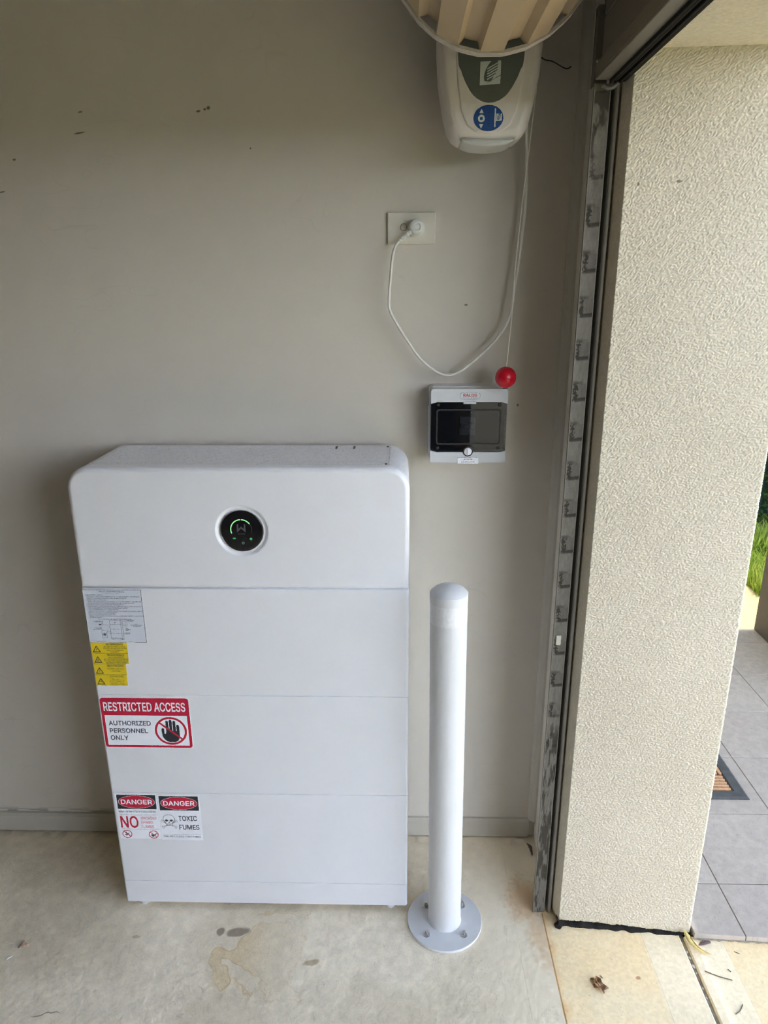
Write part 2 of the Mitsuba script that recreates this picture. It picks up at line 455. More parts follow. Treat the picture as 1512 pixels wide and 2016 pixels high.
# ------------------------------------------------------------------ the garage shell
RX = 0.42            # inner corner of the back wall
WT = 0.2             # wall thickness
put('wall_back', cbox(-5.6, 0.775, 0, WT, -.1, 2.9), 'mat_wall', label='plain beige painted garage wall behind the white battery cabinet', category='wall', kind='structure')
put('wall_left', cbox(-5.8, -5.6, -3.8, WT, -.1, 2.9), 'mat_bare_wall', label='garage end wall far to the side', category='wall', kind='structure')
put('wall_front', cbox(-5.8, .775, -3.8, -3.6, -.1, 2.9), 'mat_bare_wall', label='garage wall opposite the battery cabinet', category='wall', kind='structure')
put('ceiling', cbox(-5.8, .775, -3.8, WT, 2.72, 2.9), 'mat_ceiling', label='garage ceiling of painted board', category='ceiling', kind='structure')
put('floor', cbox(-5.6, .3128, -3.6, 0, -.12, 0), 'mat_floor', label='stained grey concrete garage floor under the cabinet and bollard', category='floor', kind='structure')

# baseboard on the back wall, a chamfered board
bb = Polygon([(0, .004), (-.012, .004), (-.012, .058), (-.007, .067), (0, .068)])
m = extr(bb, RX - .02 + 5.6)
m.apply_transform(np.array([[0, 0, 1, -5.6], [1, 0, 0, 0], [0, 1, 0, 0], [0, 0, 0, 1.0]]))
put('baseboard_back', m, 'mat_trim', label='painted baseboard along the foot of the beige back wall', category='baseboard', kind='structure')
# quarter bead in the corner and the return towards the door track
bead = Polygon([(RX, .0), (RX - .022, 0), (RX - .022, -.004), (RX - .016, -.013), (RX - .006, -.020), (RX, -.021)])
put('trim_1', extr(bead, 2.65).apply_translation((0, 0, .066)), 'mat_trim', label='pale vertical corner bead where the back wall meets the door return', category='trim', kind='structure')
ret = thing('wall_right', 'rendered garage wall with textured pier and lintel beside the door opening', 'wall', kind='structure')
put('return_panel', cat(cbox(RX, RX + .012, -.27, -.0005, 0, 1.89), cbox(RX, RX + .012, -.215, -.0005, 1.89, 2.72)), 'mat_wall', ret, label='smooth painted return beside the door track')


# the pier: a sheet of trowelled render, displaced
def worms(P, seed):
    q = P * np.array([1, 1, 1.0])
    w = np.stack([meshkit.noise(q * 300 + 3, seed + 1), meshkit.noise(q * 300 + 9, seed + 2), meshkit.noise(q * 300 + 17, seed + 5)], -1) - .5
    n1 = meshkit.noise((q + .0018 * w) * 400, seed)
    n2 = meshkit.noise((q + .0018 * w) * 800 + 31, seed + 7)
    h = np.clip((n1 - .32) / .36, 0, 1)
    return (h * h * (3 - 2 * h)) * .8 + .3 * n2


PX0, PX1, PY0, PY1, PTOP = .4296, .7755, -.328, -.350, 2.0655


def pier_mesh():
    path = [(.4195, -.262)] + [(.4195, PY0 + .036), (.4296, PY0)]
    a = np.array(path[-1])
    b = np.array([PX1 - .006, PY1])
    c = [(PX1 - .006 + .006 * math.sin(t), PY1 + .006 - .006 * math.cos(t)) for t in np.linspace(0, math.pi / 2, 5)]
    pts = np.array(path + c + [(PX1, PY1 + .05)])
    seg = np.linalg.norm(np.diff(pts, axis=0), axis=1)
    s = np.concatenate([[0], np.cumsum(seg)])
    step = .0014
    u = np.linspace(0, s[-1], int(s[-1] / step))
    X, Y = np.interp(u, s, pts[:, 0]), np.interp(u, s, pts[:, 1])
    tx, ty = np.gradient(X), np.gradient(Y)
    ln = np.hypot(tx, ty)
    nx, ny = ty / ln, -tx / ln
    nz = int(2.06 / step)
    z0 = .011 + .012 * (meshkit.fbm(np.stack([X * 30, Y * 30, 0 * X], -1), 3, 5) - .5) - .010 * np.clip((X - .60) / .05, 0, 1) + .004
    V = np.linspace(0, 1, nz)[:, None]
    Z = z0[None, :] + V * (PTOP - z0[None, :])
    Xg, Yg = np.broadcast_to(X, Z.shape), np.broadcast_to(Y, Z.shape)
    P = np.stack([Xg, Yg, Z], -1)
    amp = np.where(X < .4296 - .0005, .12, 1.0) * .0017
    h = (worms(P.reshape(-1, 3), 11).reshape(Z.shape) - .5) * amp[None, :]
    P = P + np.stack([nx[None, :] * h, ny[None, :] * h, 0 * h], -1)
    nr, nc = Z.shape
    i, j = np.meshgrid(np.arange(nr - 1), np.arange(nc - 1), indexing='ij')
    q = np.stack([i * nc + j, i * nc + j + 1, (i + 1) * nc + j + 1, (i + 1) * nc + j], -1).reshape(-1, 4)
    F = np.vstack([q[:, [0, 1, 2]], q[:, [0, 2, 3]]])
    return trimesh.Trimesh(P.reshape(-1, 3), F, process=False)


put('pier_render', pier_mesh(), 'mat_stucco', ret, smooth=True, label='rough cream render on the pier')
core = Polygon([(.4215, -.26), (.4215, PY0 + .038), (.4316, PY0 + .004), (PX1 - .004, PY1 + .004), (PX1 - .002, PY1 + .006), (PX1 - .002, 0.0), (.4335, 0.0), (.4335, -.26)])
put('pier_core', extr(core, PTOP), 'mat_mortar', ret)
put('lintel', cat(cbox(.43, .7755, -3.6, .0, PTOP, 2.72, .004), ), 'mat_stucco_beam', ret, label='rendered lintel over the door opening')
put('far_pier', cbox(.43, .7755, -3.6, -2.48, 0, PTOP), 'mat_stucco_beam', ret)
put('far_return', cbox(.405, .43, -3.6, -2.46, 0, 2.72), 'mat_wall', ret)
put('inner_lintel', cbox(.42, .43, -2.46, -.345, 2.09, 2.72), 'mat_wall', ret)
# ragged black membrane under the render
xs = np.linspace(.424, .770, 90)
up, lo = [], []
for x in xs:
    t = (x - .424) / .346
    yy = PY0 + (PY1 - PY0) * t - .0015 - .004 * meshkit.noise(np.array([x * 60, 1, 1]))
    up.append((x, yy, .013 - .010 * t + .012 * (meshkit.fbm(np.array([x * 45, 4, 2]), 3) - .35)))
    lo.append((x, yy - .007 * meshkit.noise(np.array([x * 45, 8, 3])) - .001, .0004))
V = np.array(up + lo + [(x, y + .02, z) for x, y, z in up])
n = len(xs)
F = []
for i in range(n - 1):
    F += [(i, n + i, n + i + 1), (i, n + i + 1, i + 1), (2 * n + i, i, i + 1), (2 * n + i, i + 1, 2 * n + i + 1)]
lump = trimesh.creation.icosphere(3, .009)
lump.vertices *= [1.3, 1, .8]
lump.vertices += .008 * (np.stack([meshkit.noise(lump.vertices * 130, k) for k in range(3)], -1) - .5)
lump.apply_translation((.428, -.336, .007))
put('membrane', cat(trimesh.Trimesh(V, F, process=False), lump), 'mat_rubber', ret, smooth=40, label='torn black membrane at the foot of the pier')

# ------------------------------------------------------------------ ground outside
put('threshold', extr(Polygon([(.3132, -3.6), (.3903, -3.6), (.3903, -.2903), (.4310, -.2903), (.4310, -.0002), (.3132, -.0002)]), .1195).apply_translation((0, 0, -.12)), 'mat_floor', label='narrow sandy concrete threshold strip between garage floor and driveway', category='threshold', kind='structure')
drv = thing('driveway', 'bright cream concrete driveway with broomed texture outside the door', 'driveway', kind='structure')
put('slab', cbox(.3908, .7440, -3.6, -.2, -.12, 0, .003), 'mat_driveway', drv)
put('slab', cbox(.7545, 4.2, -3.6, -.3570, -.12, 0, .003), 'mat_driveway', drv)
put('joint_filler', cbox(.7435, .7565, -3.6, -.3, -.12, -.008), 'mat_mortar', drv, label='dark debris in the joint between the slabs')
put('ground', cbox(-60, 60, -60, 60, -.4, -.125), 'mat_lawn_base', label='grass ground around the house', category='ground', kind='structure')

# porch of square grey tiles
porch = thing('porch_floor', 'raised porch floor of square grey tiles beyond the rendered pier', 'floor', kind='structure')


def yedge(x):
    return -.3665 - .010 * (x - .775) / .2


base = Polygon([(.7765, -.36), (.7765, yedge(.7765) + .012), (2.6, yedge(2.6) + .012), (2.6, 1.396), (.7765, 1.396)])
put('porch_base', extr(base, .1135).apply_translation((0, 0, -.1)), 'mat_grout', porch, label='dark grout and slab under the tiles')
xs_ = np.linspace(.778, 1.9, 420)
q_ = np.stack([xs_ * 70, 0 * xs_ + 3, 0 * xs_], -1)
ye_ = np.array([yedge(x) for x in xs_])
rows_ = [np.stack([xs_, ye_ - .005 * meshkit.fbm(q_, 3, 2), 0 * xs_ + .0003], -1), np.stack([xs_, ye_ - .001 - .003 * meshkit.fbm(q_ + 9, 3, 4), .002 + .003 * meshkit.fbm(q_ + 5, 3, 6)], -1),
         np.stack([xs_, ye_ + .003, 0 * xs_ + .0046], -1), np.stack([xs_, ye_ + .02, 0 * xs_ + .0046], -1)]
n_ = len(xs_)
F_ = [t for r in range(3) for i in range(n_ - 1) for t in ((r * n_ + i, r * n_ + i + 1, (r + 1) * n_ + i + 1), (r * n_ + i, (r + 1) * n_ + i + 1, (r + 1) * n_ + i))]
m = trimesh.Trimesh(np.vstack(rows_), F_, process=False)
put('mortar_bed', m, 'mat_mortar', porch, label='rough mortar bed under the porch edge')
xe = [.778, .9102, 1.2033, 1.4955, 1.7876, 2.0798, 2.3719, 2.6]
ye = [None, -.2000, .0845, .3747, .6663, .9575, 1.2541, 1.3977]
for r in range(len(ye) - 1):
    for c in range(len(xe) - 1):
        g = .0011
        x0, x1 = xe[c] + g, xe[c + 1] - g
        if r == 0:
            P = [(x0, yedge(x0)), (x1, yedge(x1)), (x1, ye[1] - g - .004 * (c > 1)), (x0, ye[1] - g)]
        else:
            P = [(x0, ye[r] + g), (x1, ye[r] + g), (x1, ye[r + 1] - g), (x0, ye[r + 1] - g)]
        dz = .0006 * random.random()
        pts = [(x, y, .0045) for x, y in P] + [(x, y, .0173 + dz) for x, y in P]
        cx, cy = np.mean(P, 0)
        pts += [(x + .001 * np.sign(cx - x), y + .001 * np.sign(cy - y), .0185 + dz) for x, y in P]
        put('tile', hull(pts), TILE_VARIANTS[(r * 2 + c * 3 + (r * c) % 2) % 3], porch)
put('porch_column', cbox(1.7570, 2.15, .80, 1.390, .0190, 2.6, .003), 'mat_column', label='dark brown porch column standing at the outer edge of the tiled porch', category='column')
put('porch_roof', cbox(.78, 2.6, -.25, 2.87, 2.6, 5.6), 'mat_stucco_beam', label='upper storey of the house over the tiled porch', category='roof', kind='structure')
put('garden_path', cbox(.7, 2.013, 1.400, 3.38, -.12, -.004, .004), 'mat_path', label='sunlit cream concrete path behind the tiled porch', category='path', kind='structure')
put('house_wall', cbox(.5, .775, .21, 6, 0, 2.6), 'mat_stucco_beam', label='house wall behind the pier beside the porch', category='wall', kind='structure')

# doormat
matt = thing('doormat', 'black rubber doormat with tan coir strips lying on the porch tiles', 'doormat')
MX0, MX1, MY0, MY1, MZ = .80, 1.1620, .1505, .615, .0192
fr = Polygon([(MX0, MY0), (MX1, MY0), (MX1, MY1), (MX0, MY1)])
inner = Polygon([(MX0 + .038, MY0 + .036), (MX1 - .038, MY0 + .036), (MX1 - .038, MY1 - .036), (MX0 + .038, MY1 - .036)])


def frame_mesh():
    o = np.array(fr.exterior.coords)[:4]
    i = np.array(inner.exterior.coords)[:4]
    sgn = np.array([(1, 1), (-1, 1), (-1, -1), (1, -1)])
    V = np.vstack([np.c_[o, np.full(4, MZ)], np.c_[o, np.full(4, MZ + .004)], np.c_[o + sgn * .006, np.full(4, MZ + .008)], np.c_[i - sgn * .002, np.full(4, MZ + .008)], np.c_[i, np.full(4, MZ + .003)]])
    F = []
    for r in range(4):
        for k in range(4):
            l = (k + 1) % 4
            F += [(r * 4 + k, r * 4 + l, r * 4 + 4 + l), (r * 4 + k, r * 4 + 4 + l, r * 4 + 4 + k)]
    F += [(16, 17, 18), (16, 18, 19)]
    return trimesh.Trimesh(V, F, process=False)


put('rubber_border', frame_mesh(), 'mat_mat_rubber', matt, label='grey black rubber border')
bx0, by0 = MX1 - .038, MY0 + .036
NB = 0
for bi in range(4):
    for bj in range(5):
        cell = .078
        ox, oy = bx0 - (bi + 1) * cell, by0 + bj * cell
        for k in range(5):
            a0, a1 = .006, cell - .006
            t0, t1 = k * cell / 5 + .0028, (k + 1) * cell / 5 - .0028
            if (bi + bj) % 2 == 0:
                g = rrect(ox + a0, ox + a1, oy + t0, oy + t1, .004)
            else:
                g = rrect(ox + t0, ox + t1, oy + a0, oy + a1, .004)
            if g.bounds[0] < MX0 + .04:
                continue
            put('coir_strip', extr(g.simplify(.0004), .0062).apply_translation((0, 0, MZ + .003)), 'mat_coir', matt)

# lawn, fence and shrub behind the porch
put('lawn', cbox(2.016, 9, .2, 7, -.125, -.012), 'mat_lawn_base', label='lawn soil beside the path', category='lawn', kind='structure')
N = 9000
bx, by = RNG.uniform(2.0, 2.95, N), RNG.uniform(1.5, 2.72, N)
hh = RNG.uniform(.04, .13, N) * (1 + .5 * (by > 2.4))
az, ln = RNG.uniform(0, 2 * np.pi, N), RNG.uniform(.2, .9, N)
w = .0045
dx, dy = np.cos(az), np.sin(az)
b0 = np.stack([bx - w * dy, by + w * dx, np.full(N, -.014)], -1)
b1 = np.stack([bx + w * dy, by - w * dx, np.full(N, -.014)], -1)
m0 = np.stack([bx + dx * hh * ln * .35 - .8 * w * dy, by + dy * hh * ln * .35 + .8 * w * dx, hh * .6], -1)
m1 = np.stack([bx + dx * hh * ln * .35 + .8 * w * dy, by + dy * hh * ln * .35 - .8 * w * dx, hh * .6], -1)
tp = np.stack([bx + dx * hh * ln, by + dy * hh * ln, hh], -1)
V = np.stack([b0, b1, m0, m1, tp], 1).reshape(-1, 3)
k = np.arange(N)[:, None] * 5
F = np.concatenate([k + [0, 1, 3], k + [0, 3, 2], k + [2, 3, 4]])
put('grass', trimesh.Trimesh(V, F, process=False), 'mat_grass', label='sunlit green grass growing beside the path', category='grass', kind='stuff')
fence = thing('garden_fence', 'dark green metal fence at the end of the grass', 'fence')
for i in range(14):
    x0 = .90 + i * .24
    y0 = 3.42 + .0 * i
    pr = [(x0, y0)] + [(x0 + .02 + .04 * j, y0 - (.025 if j % 2 else 0)) for j in range(6)] + [(x0 + .239, y0)]
    g = LineString(pr).buffer(.004, cap_style=2, join_style=2)
    put('fence_sheet', extr(g, 1.75).apply_translation((0, 0, -.02)), 'mat_fence', fence)
put('top_rail', cbox(.88, 4.28, 3.38, 3.45, 1.72, 1.78, .004), 'mat_fence', fence)
N = 1500
c = RNG.normal(0, 1, (N, 3)) * [.16, .05, .36] + [2.86, 3.16, .62]
c[:, 2] = np.clip(c[:, 2], .03, 1.6)
c[:, 1] = np.clip(c[:, 1], 3.03, 3.29)
a, b = RNG.normal(0, 1, (N, 3)), RNG.normal(0, 1, (N, 3))
a /= np.linalg.norm(a, axis=1, keepdims=True)
b = np.cross(a, b)
b /= np.linalg.norm(b, axis=1, keepdims=True)
L = .035
V = np.stack([c - a * L, c + b * L * .35, c + a * L, c - b * L * .35], 1).reshape(-1, 3)
k = np.arange(N)[:, None] * 4
shrub = thing('shrub', 'dark leafy shrub with a pale blossom in front of the green fence', 'shrub')
put('foliage', trimesh.Trimesh(V, np.concatenate([k + [0, 1, 2], k + [0, 2, 3]]), process=False), 'mat_leaf', shrub, kind='stuff')
put('stem', cat(*[tube(smooth_path([(2.86, 3.16, -.02), (2.86 + .05 * i, 3.16, .4), (2.84 + .1 * i, 3.14, .9)], 6), .009, 7) for i in (-1, 0, 1)]), 'mat_twig', shrub)
m = []
for i in range(9):
    p = trimesh.creation.icosphere(1, .016)
    p.vertices *= [1, .4, 1]
    p.apply_translation((2.72 + .03 * math.cos(i * .7), 3.02, .78 + .03 * math.sin(i * .7)))
    m.append(p)
put('blossom', cat(m), 'mat_blossom', shrub, label='pale blossom')

# ------------------------------------------------------------------ roller door, track and motor
door = thing('door_1', 'cream corrugated roller door rolled up above the opening', 'roller door', kind='structure')
RC, RZ, RR = .1695, 2.2705, .197
pr = []
for k in range(14):
    a = -90 + k * 360 / 14
    for da, rr in ((-6.4, RR), (6.4, RR), (8.6, RR - .018), (25.714 - 8.6, RR - .018)):
        t = math.radians(a + da)
        pr.append((RC + rr * math.cos(t), RZ + rr * math.sin(t)))
curt = along_y(Polygon(pr), -2.44, -.2805)
put('rolled_curtain', curt, 'mat_curtain', door, label='rolled cream curtain with deep ribs')
ring_o = Polygon([(RC + (RR + .0035) * math.cos(t), RZ + (RR + .0035) * math.sin(t)) for t in [math.radians(-90 + 360 / 14 * (k + s)) for k in range(14) for s in (-.27, .27)]])
ring_o = rounded(ring_o, .03)
ring_i = ring_o.buffer(-.0055)
rim = along_y(ring_o.difference(ring_i), -.292, -.268)
put('edge_strip', rim, 'mat_rim', door, smooth=25, label='worn grey fabric strip round the roll edge')
put('hanging_curtain', cat([cbox(.3655, .3705, -2.44, -.335, z, z + .062, .0015) for z in (2.052, 2.116, 2.18)]), 'mat_dark_steel', door)
put('bottom_rail', cat(cbox(.3645, .3690, -2.44, -.302, 2.0275, 2.0505, .001), cbox(.3645, .392, -2.44, -.302, 2.022, 2.0285, .001)), 'mat_rail', door, label='metal bottom rail of the door')
put('weather_seal', cat([cbox(.391 + i * .0085, .391 + i * .0085 + .0058, -2.44, -.303 + .004 * (i % 2), 2.0155 + .003 * (i % 2), 2.034, .001) for i in range(4)] + [cbox(.390, .4245, -2.44, -.303, 2.023, 2.036)]), 'mat_rubber', door, label='ribbed black rubber seal')
put('seal_flap', tube(smooth_path([(.378, -.300, 2.014), (.388, -.302, 2.0085), (.398, -.303, 2.0095), (.409, -.303, 2.018)], 6), .0042, 8), 'mat_rail', door, smooth=True, label='curled end of the seal')
put('drum_axle', along_y(Point(RC, RZ).buffer(.02), -2.44, -.0005), 'mat_dark_steel', door)

track = thing('door_track', 'tall grimy metal guide track for the roller door beside the pier', 'door track')
put('brush_strip', along_y(sbox(.3680, .0, .3975, 2.005), -.2895, -.2865), 'mat_track_face', track, label='worn grey strip with black marks')
put('guide_channel', cat(cbox(.3668, .3683, -.2915, -.283, 0, 2.02, .0004), cbox(.3683, .3975, -.2865, -.284, 0, 2.02), cbox(.3975, .4185, -.240, -.235, 0, 2.02),
                         cbox(.3975, .3990, -.2890, -.240, 0, 2.02), cbox(.4065, .4080, -.290, -.240, .004, 2.02)), 'mat_track', track)
put('guide_lip', tube([(.4112, -.2905, .004), (.4112, -.2905, 1.0), (.4112, -.2905, 2.02)], .0042, 14), 'mat_track', track, smooth=50, label='rolled outer lip of the track')
put('slot_lining', cat(cbox(.3990, .4065, -.262, -.258, 0, 2.02), cbox(.4152, .4192, -.262, -.258, 0, 2.02)), 'mat_rubber', track, label='black slot lining')
put('latch_plate', cbox(.3735, .3855, -.2925, -.2885, .826, .852, .0012), 'mat_trim', track, label='small pale latch plate')
put('end_bracket', cat(cbox(.3700, .3950, -.268, -.266, 2.02, 2.155, .0006), cbox(.3700, .3715, -.268, -.245, 2.02, 2.155, .0004)), 'mat_dark_steel', track, label='dark steel bracket above the track')
put('bracket_screw', turn_y(lathe([(0, 0.003), (.003, .0025), (.0038, .001), (.0038, 0)], 12), .3755, -.2685, 2.062), 'mat_chrome', track, smooth=40)
for nm, pts in (('cable', [(.3815, -.240, 2.26), (.386, -.242, 2.19), (.391, -.245, 2.14), (.385, -.248, 2.085)]), ('cable', [(.402, -.232, 2.27), (.408, -.235, 2.21), (.420, -.238, 2.165), (.416, -.242, 2.115), (.399, -.248, 2.09)])):
    put('door_cable', tube(smooth_path(pts, 8), .0022 if pts[0][0] < .39 else .0038, 8), 'mat_dark_steel', smooth=True, category='cable',
        label='thin grey cable hanging behind the track bracket' if pts[0][0] < .39 else 'thicker dark cable bending above the door bottom rail', group=None)

op = thing('door_opener', 'white roller door opener with grey oval panel under the roll', 'door opener')
out_l = [(.0741, 2.32), (.0741, 2.119), (.0787, 2.058), (.0887, 2.003), (.0980, 1.967), (.1065, 1.9535), (.1181, 1.9455), (.150, 1.9385), (.1785, 1.9365)]
outline = Polygon(out_l + [(.3570 - x, z) for x, z in out_l[::-1]])
outline = rounded(outline.buffer(.004), .012).buffer(-.002)
put('housing', pillow(outline, -.105, -.192, .022), 'mat_opener', op, smooth=35)
inn_l = [(.108, 2.30), (.1085, 2.10), (.1125, 2.045), (.121, 1.995), (.134, 1.968), (.152, 1.956), (.1785, 1.9525)]
inn = Polygon(inn_l + [(.3570 - x, z) for x, z in inn_l[::-1]])
put('face_panel', pillow(rounded(inn, .01), -.185, -.1955, .004), 'mat_opener', op, smooth=35, label='raised white centre panel')
ov_l = [(.1105, 2.29), (.1119, 2.104), (.1199, 2.0655), (.1385, 2.031), (.1568, 2.0152), (.1785, 2.0095)]
ov = np.array(ov_l + [(.3575 - x, z) for x, z in ov_l[::-1][1:]])
ovs = smooth_path(np.c_[ov, np.zeros(len(ov))], 8)[:, :2]
put('oval_panel', face(Polygon(ovs), -.1955, .0008), 'mat_opener_grey', op, label='dark grey oval panel')
# emblem: pale square with a dark slanted leaf and stripes
ex0, ex1, ez0, ez1 = .1585, .1990, 2.0418, 2.0838
sq = Polygon([(ex0 - .001, ez0 - .0008), (ex1, ez0 + .0012), (ex1, ez1 + .0008), (ex0 - .001, ez1 - .001)])
leaf = affinity.rotate(ellipse(.1795, 2.0665, .0105, .0225), -28, origin=(.1795, 2.0665)).intersection(sbox(ex0 + .002, ez0 + .006, ex1 - .002, ez1 + .01))
stripes = unary_union([affinity.rotate(sbox(.172, 2.050 + .0047 * i, .204, 2.0521 + .0047 * i), 27, origin=(.172, 2.051 + .0047 * i)) for i in range(5)])
em = sq.difference(leaf).union(stripes.intersection(sq)).difference(affinity.rotate(sbox(.172, 2.0445, .204, 2.0455), 27, origin=(.172, 2.0445)))
put('emblem', face(em, -.1963, .0003), 'mat_logo', op, label='pale square emblem with a slanted leaf and stripes')
pad = put('button_pad', face(ellipse(.1775, 1.9815, .0305, .0240), -.1955, .001), 'mat_blue', op, label='blue oval button pad')
by = -.1965
arr = [Polygon([(.1585, 1.9905), (.1675, 1.9905), (.163, 1.9985)]), Polygon([(.1585, 1.9705), (.1675, 1.9705), (.163, 1.9625)]), Point(.163, 1.9808).buffer(.007).difference(sbox(.1602, 1.978, .1658, 1.9836)),
       rrect(.1898, .1925, 1.9645, 1.9995, .001), ]
sm = affinity.scale(affinity.translate(em, .1995 - .179, 1.983 - 2.0628), .28, .32, origin=(.1995, 1.983))
put('symbols', face(unary_union(arr + [sm]), by, .0002), 'mat_logo', pad, label='white arrow and stop symbols')
put('scale_marks', face(unary_union([sbox(.1765, 1.966 + .005 * i, .1800, 1.967 + .005 * i) for i in range(7)]), by, .0002), 'mat_print_navy', pad)
ll = [(.1215, 1.9450), (.135, 1.9405), (.1524, 1.9372), (.1785, 1.9350), (.205, 1.9372), (.2225, 1.9405), (.2355, 1.9450), (.2300, 1.9385), (.214, 1.9325), (.1785, 1.9290), (.143, 1.9325), (.127, 1.9385)]
put('lamp_lens', pillow(Polygon(ll).convex_hull, -.108, -.1945, .006), 'mat_lens', op, smooth=35, label='translucent grey lamp lens')
put('mounting_bracket', cbox(.13, .23, -.107, -.0005, 2.02, 2.30, .003), 'mat_dark_steel', op)
wire = smooth_path([(.272, -.112, 2.137), (.311, -.025, 2.133), (.336, -.014, 2.1294), (.3666, -.010, 2.1166), (.3793, -.006, 2.1213)], 8)
put('antenna_wire', tube(wire, .0013, 8), 'mat_black', op, smooth=True, label='thin black wire')

# power point, plug and cable
gpo = thing('wall_socket', 'cream power outlet plate on the wall below the roller door opener', 'power outlet')
put('face_plate', pillow(rrect(-.0342, .0808, 1.7499, 1.8219, .003), -.0005, -.0095, .0025), 'mat_gpo', gpo, smooth=35)
put('switch_outline', face(Point(.0042, 1.7884).buffer(.0082).difference(Point(.0042, 1.7884).buffer(.0072)), -.0094, .0004), 'mat_gpo_line', gpo, label='dark ring round the switch')
put('switch_rocker', turn_y(lathe([(0, .0026), (.0055, .0022), (.0068, .001), (.007, 0)], 32), .0042, -.0093, 1.7884), 'mat_gpo', gpo, smooth=40)
plug = thing('power_cord', 'white power cord looping from the wall outlet up to the opener', 'power cord')
put('plug', turn_y(lathe([(0, .0300), (.0052, .0300), (.0062, .0288), (.0078, .0285), (.0088, .0312), (.0105, .0312), (.0150, .0295), (.0185, .0240), (.0195, .012), (.0198, .0)], 48), .0352, -.0098, 1.7868), 'mat_plug', plug, smooth=35, label='round white plug')
R0, R1 = np.array([.0245, -.0300, 1.7805]), np.array([-.0065, -.0360, 1.7555])
ts = np.linspace(0, 1, 34)
rad = .0066 - .0026 * ts + .0009 * np.where((ts * 9 % 1 < .55) & (ts > .3), 1, -1) * (ts > .25)
put('strain_relief', tube([R0 + (R1 - R0) * t for t in ts], rad, 16), 'mat_plug', plug, smooth=30, label='ribbed strain relief')
cp = [(-.0062, -.0359, 1.7560), (-.0142, -.042, 1.7455), (-.0217, -.046, 1.7186), (-.0259, -.049, 1.6764), (-.0299, -.05, 1.6272), (-.0283, -.05, 1.5992), (-.0137, -.05, 1.5708), (.0126, -.05, 1.5293), (.046, -.05, 1.4839), (.0863, -.05, 1.4515),
      (.1165, -.05, 1.4428), (.1462, -.05, 1.4526), (.1786, -.05, 1.4771), (.2168, -.05, 1.5125), (.2509, -.05, 1.5571), (.2651, -.05, 1.5979), (.2685, -.05, 1.635), (.2769, -.05, 1.7109), (.284, -.05, 1.7992), (.2855, -.05, 1.8565), (.283, -.055, 1.93), (.274, -.075, 2.0), (.262, -.112, 2.045)]
put('cable', tube(smooth_path(cp, 8), .0034, 12), 'mat_cord', plug, smooth=True)

pull = thing('release_cord', 'thin hanging release string with a red ball at its end', 'pull cord')
BALL = (.2478, -.125, 1.4460)
put('string', tube(smooth_path([(.2900, -.105, 2.088), (.2806, -.108, 1.967), (.2706, -.110, 1.85), (.2605, -.112, 1.7031), (.2570, -.116, 1.5906), (BALL[0] + .0006, BALL[1], BALL[2] + .024)], 6), .0011, 6), 'mat_string', pull, smooth=True)
b = trimesh.creation.icosphere(5, .0249)
b.apply_translation(BALL)
put('ball', b, 'mat_ball', pull, smooth=True, label='scuffed red ball')
put('ball_knot', trimesh.creation.cylinder(.005, .004, sections=20).apply_translation((BALL[0], BALL[1], BALL[2] - .0245)), 'mat_black', pull, smooth=40)

# ------------------------------------------------------------------ AC isolator enclosure
iso = thing('isolator_box', 'grey electrical isolator enclosure with tinted window right of the cabinet', 'switch box')
IX0, IX1, IZ0, IZ1, IF = .0730, .2615, 1.2290, 1.4130, -.088
put('enclosure_back', pillow(rrect(IX0 - .003, IX1 + .001, IZ0 - .001, IZ1 + .003, .012), -.0005, -.050, .004), 'mat_isolator', iso, smooth=35)
out = rrect(IX0, IX1, IZ0, IZ1, .006)
win = Polygon([(IX0 - .002, 1.3765), (.088, 1.381), (.1525, 1.381), (.1525, 1.3765), (.184, 1.3765), (.184, 1.381), (.2465, 1.381), (IX1 + .002, 1.3765), (IX1 + .002, 1.2600), (.2465, 1.2555), (.088, 1.2555), (IX0 - .002, 1.2600)])
for g_ in polys(rounded(out.difference(win), .001)):
    put('cover', face(g_, -.050, .037), 'mat_isolator', iso, smooth=30)
put('window_recess', cat(cbox(IX0 + .002, IX1 - .002, -.0565, -.050, 1.2550, 1.3815), cbox(IX0 + .001, IX0 + .003, -.083, -.05, 1.257, 1.379), cbox(IX1 - .003, IX1 - .001, -.083, -.05, 1.257, 1.379)), 'mat_isolator_dark', iso)
brk = put('breaker', cat(cbox(.1470, .1850, -.066, -.0555, 1.2950, 1.3420, .001), cbox(.1480, .1840, -.072, -.064, 1.3110, 1.3260, .0015)), 'mat_breaker', iso, label='grey circuit breaker behind the window')
put('toggle', cbox(.1560, .1680, -.078, -.070, 1.3150, 1.3220, .001), 'mat_isolator', brk)
pane = win.buffer(-.0012).intersection(out.buffer(-.0005))
put('tinted_window', face(pane, -.0835, .0004), 'mat_tint', iso, label='smoky tinted window')
ring = rrect(.0868, .2468, 1.2745, 1.3640, .007).difference(rrect(.0905, .2432, 1.2782, 1.3603, .005))
put('window_gasket', face(ring, -.0842, .0016), 'mat_black', iso, label='raised dark rectangle on the window')
for x, z in ((.0919, 1.3742), (.2421, 1.3742), (.0914, 1.2660), (.2417, 1.2660)):
    put('cover_screw', turn_y(lathe([(0, .0006), (.0030, .0006), (.0040, .0016), (.0044, 0)], 20), x, -.0842, z), 'mat_black', iso, smooth=40)
put('window_catch', cbox(.1535, .1830, -.0905, -.080, 1.3772, 1.3830, .001), 'mat_isolator', iso)
kn = put('latch_ring', turn_y(lathe([(0, .004), (.0112, .004), (.0128, .003), (.0132, 0)], 32), .1672, -.0845, 1.2575), 'mat_black', iso, smooth=40, label='black ring round the latch')
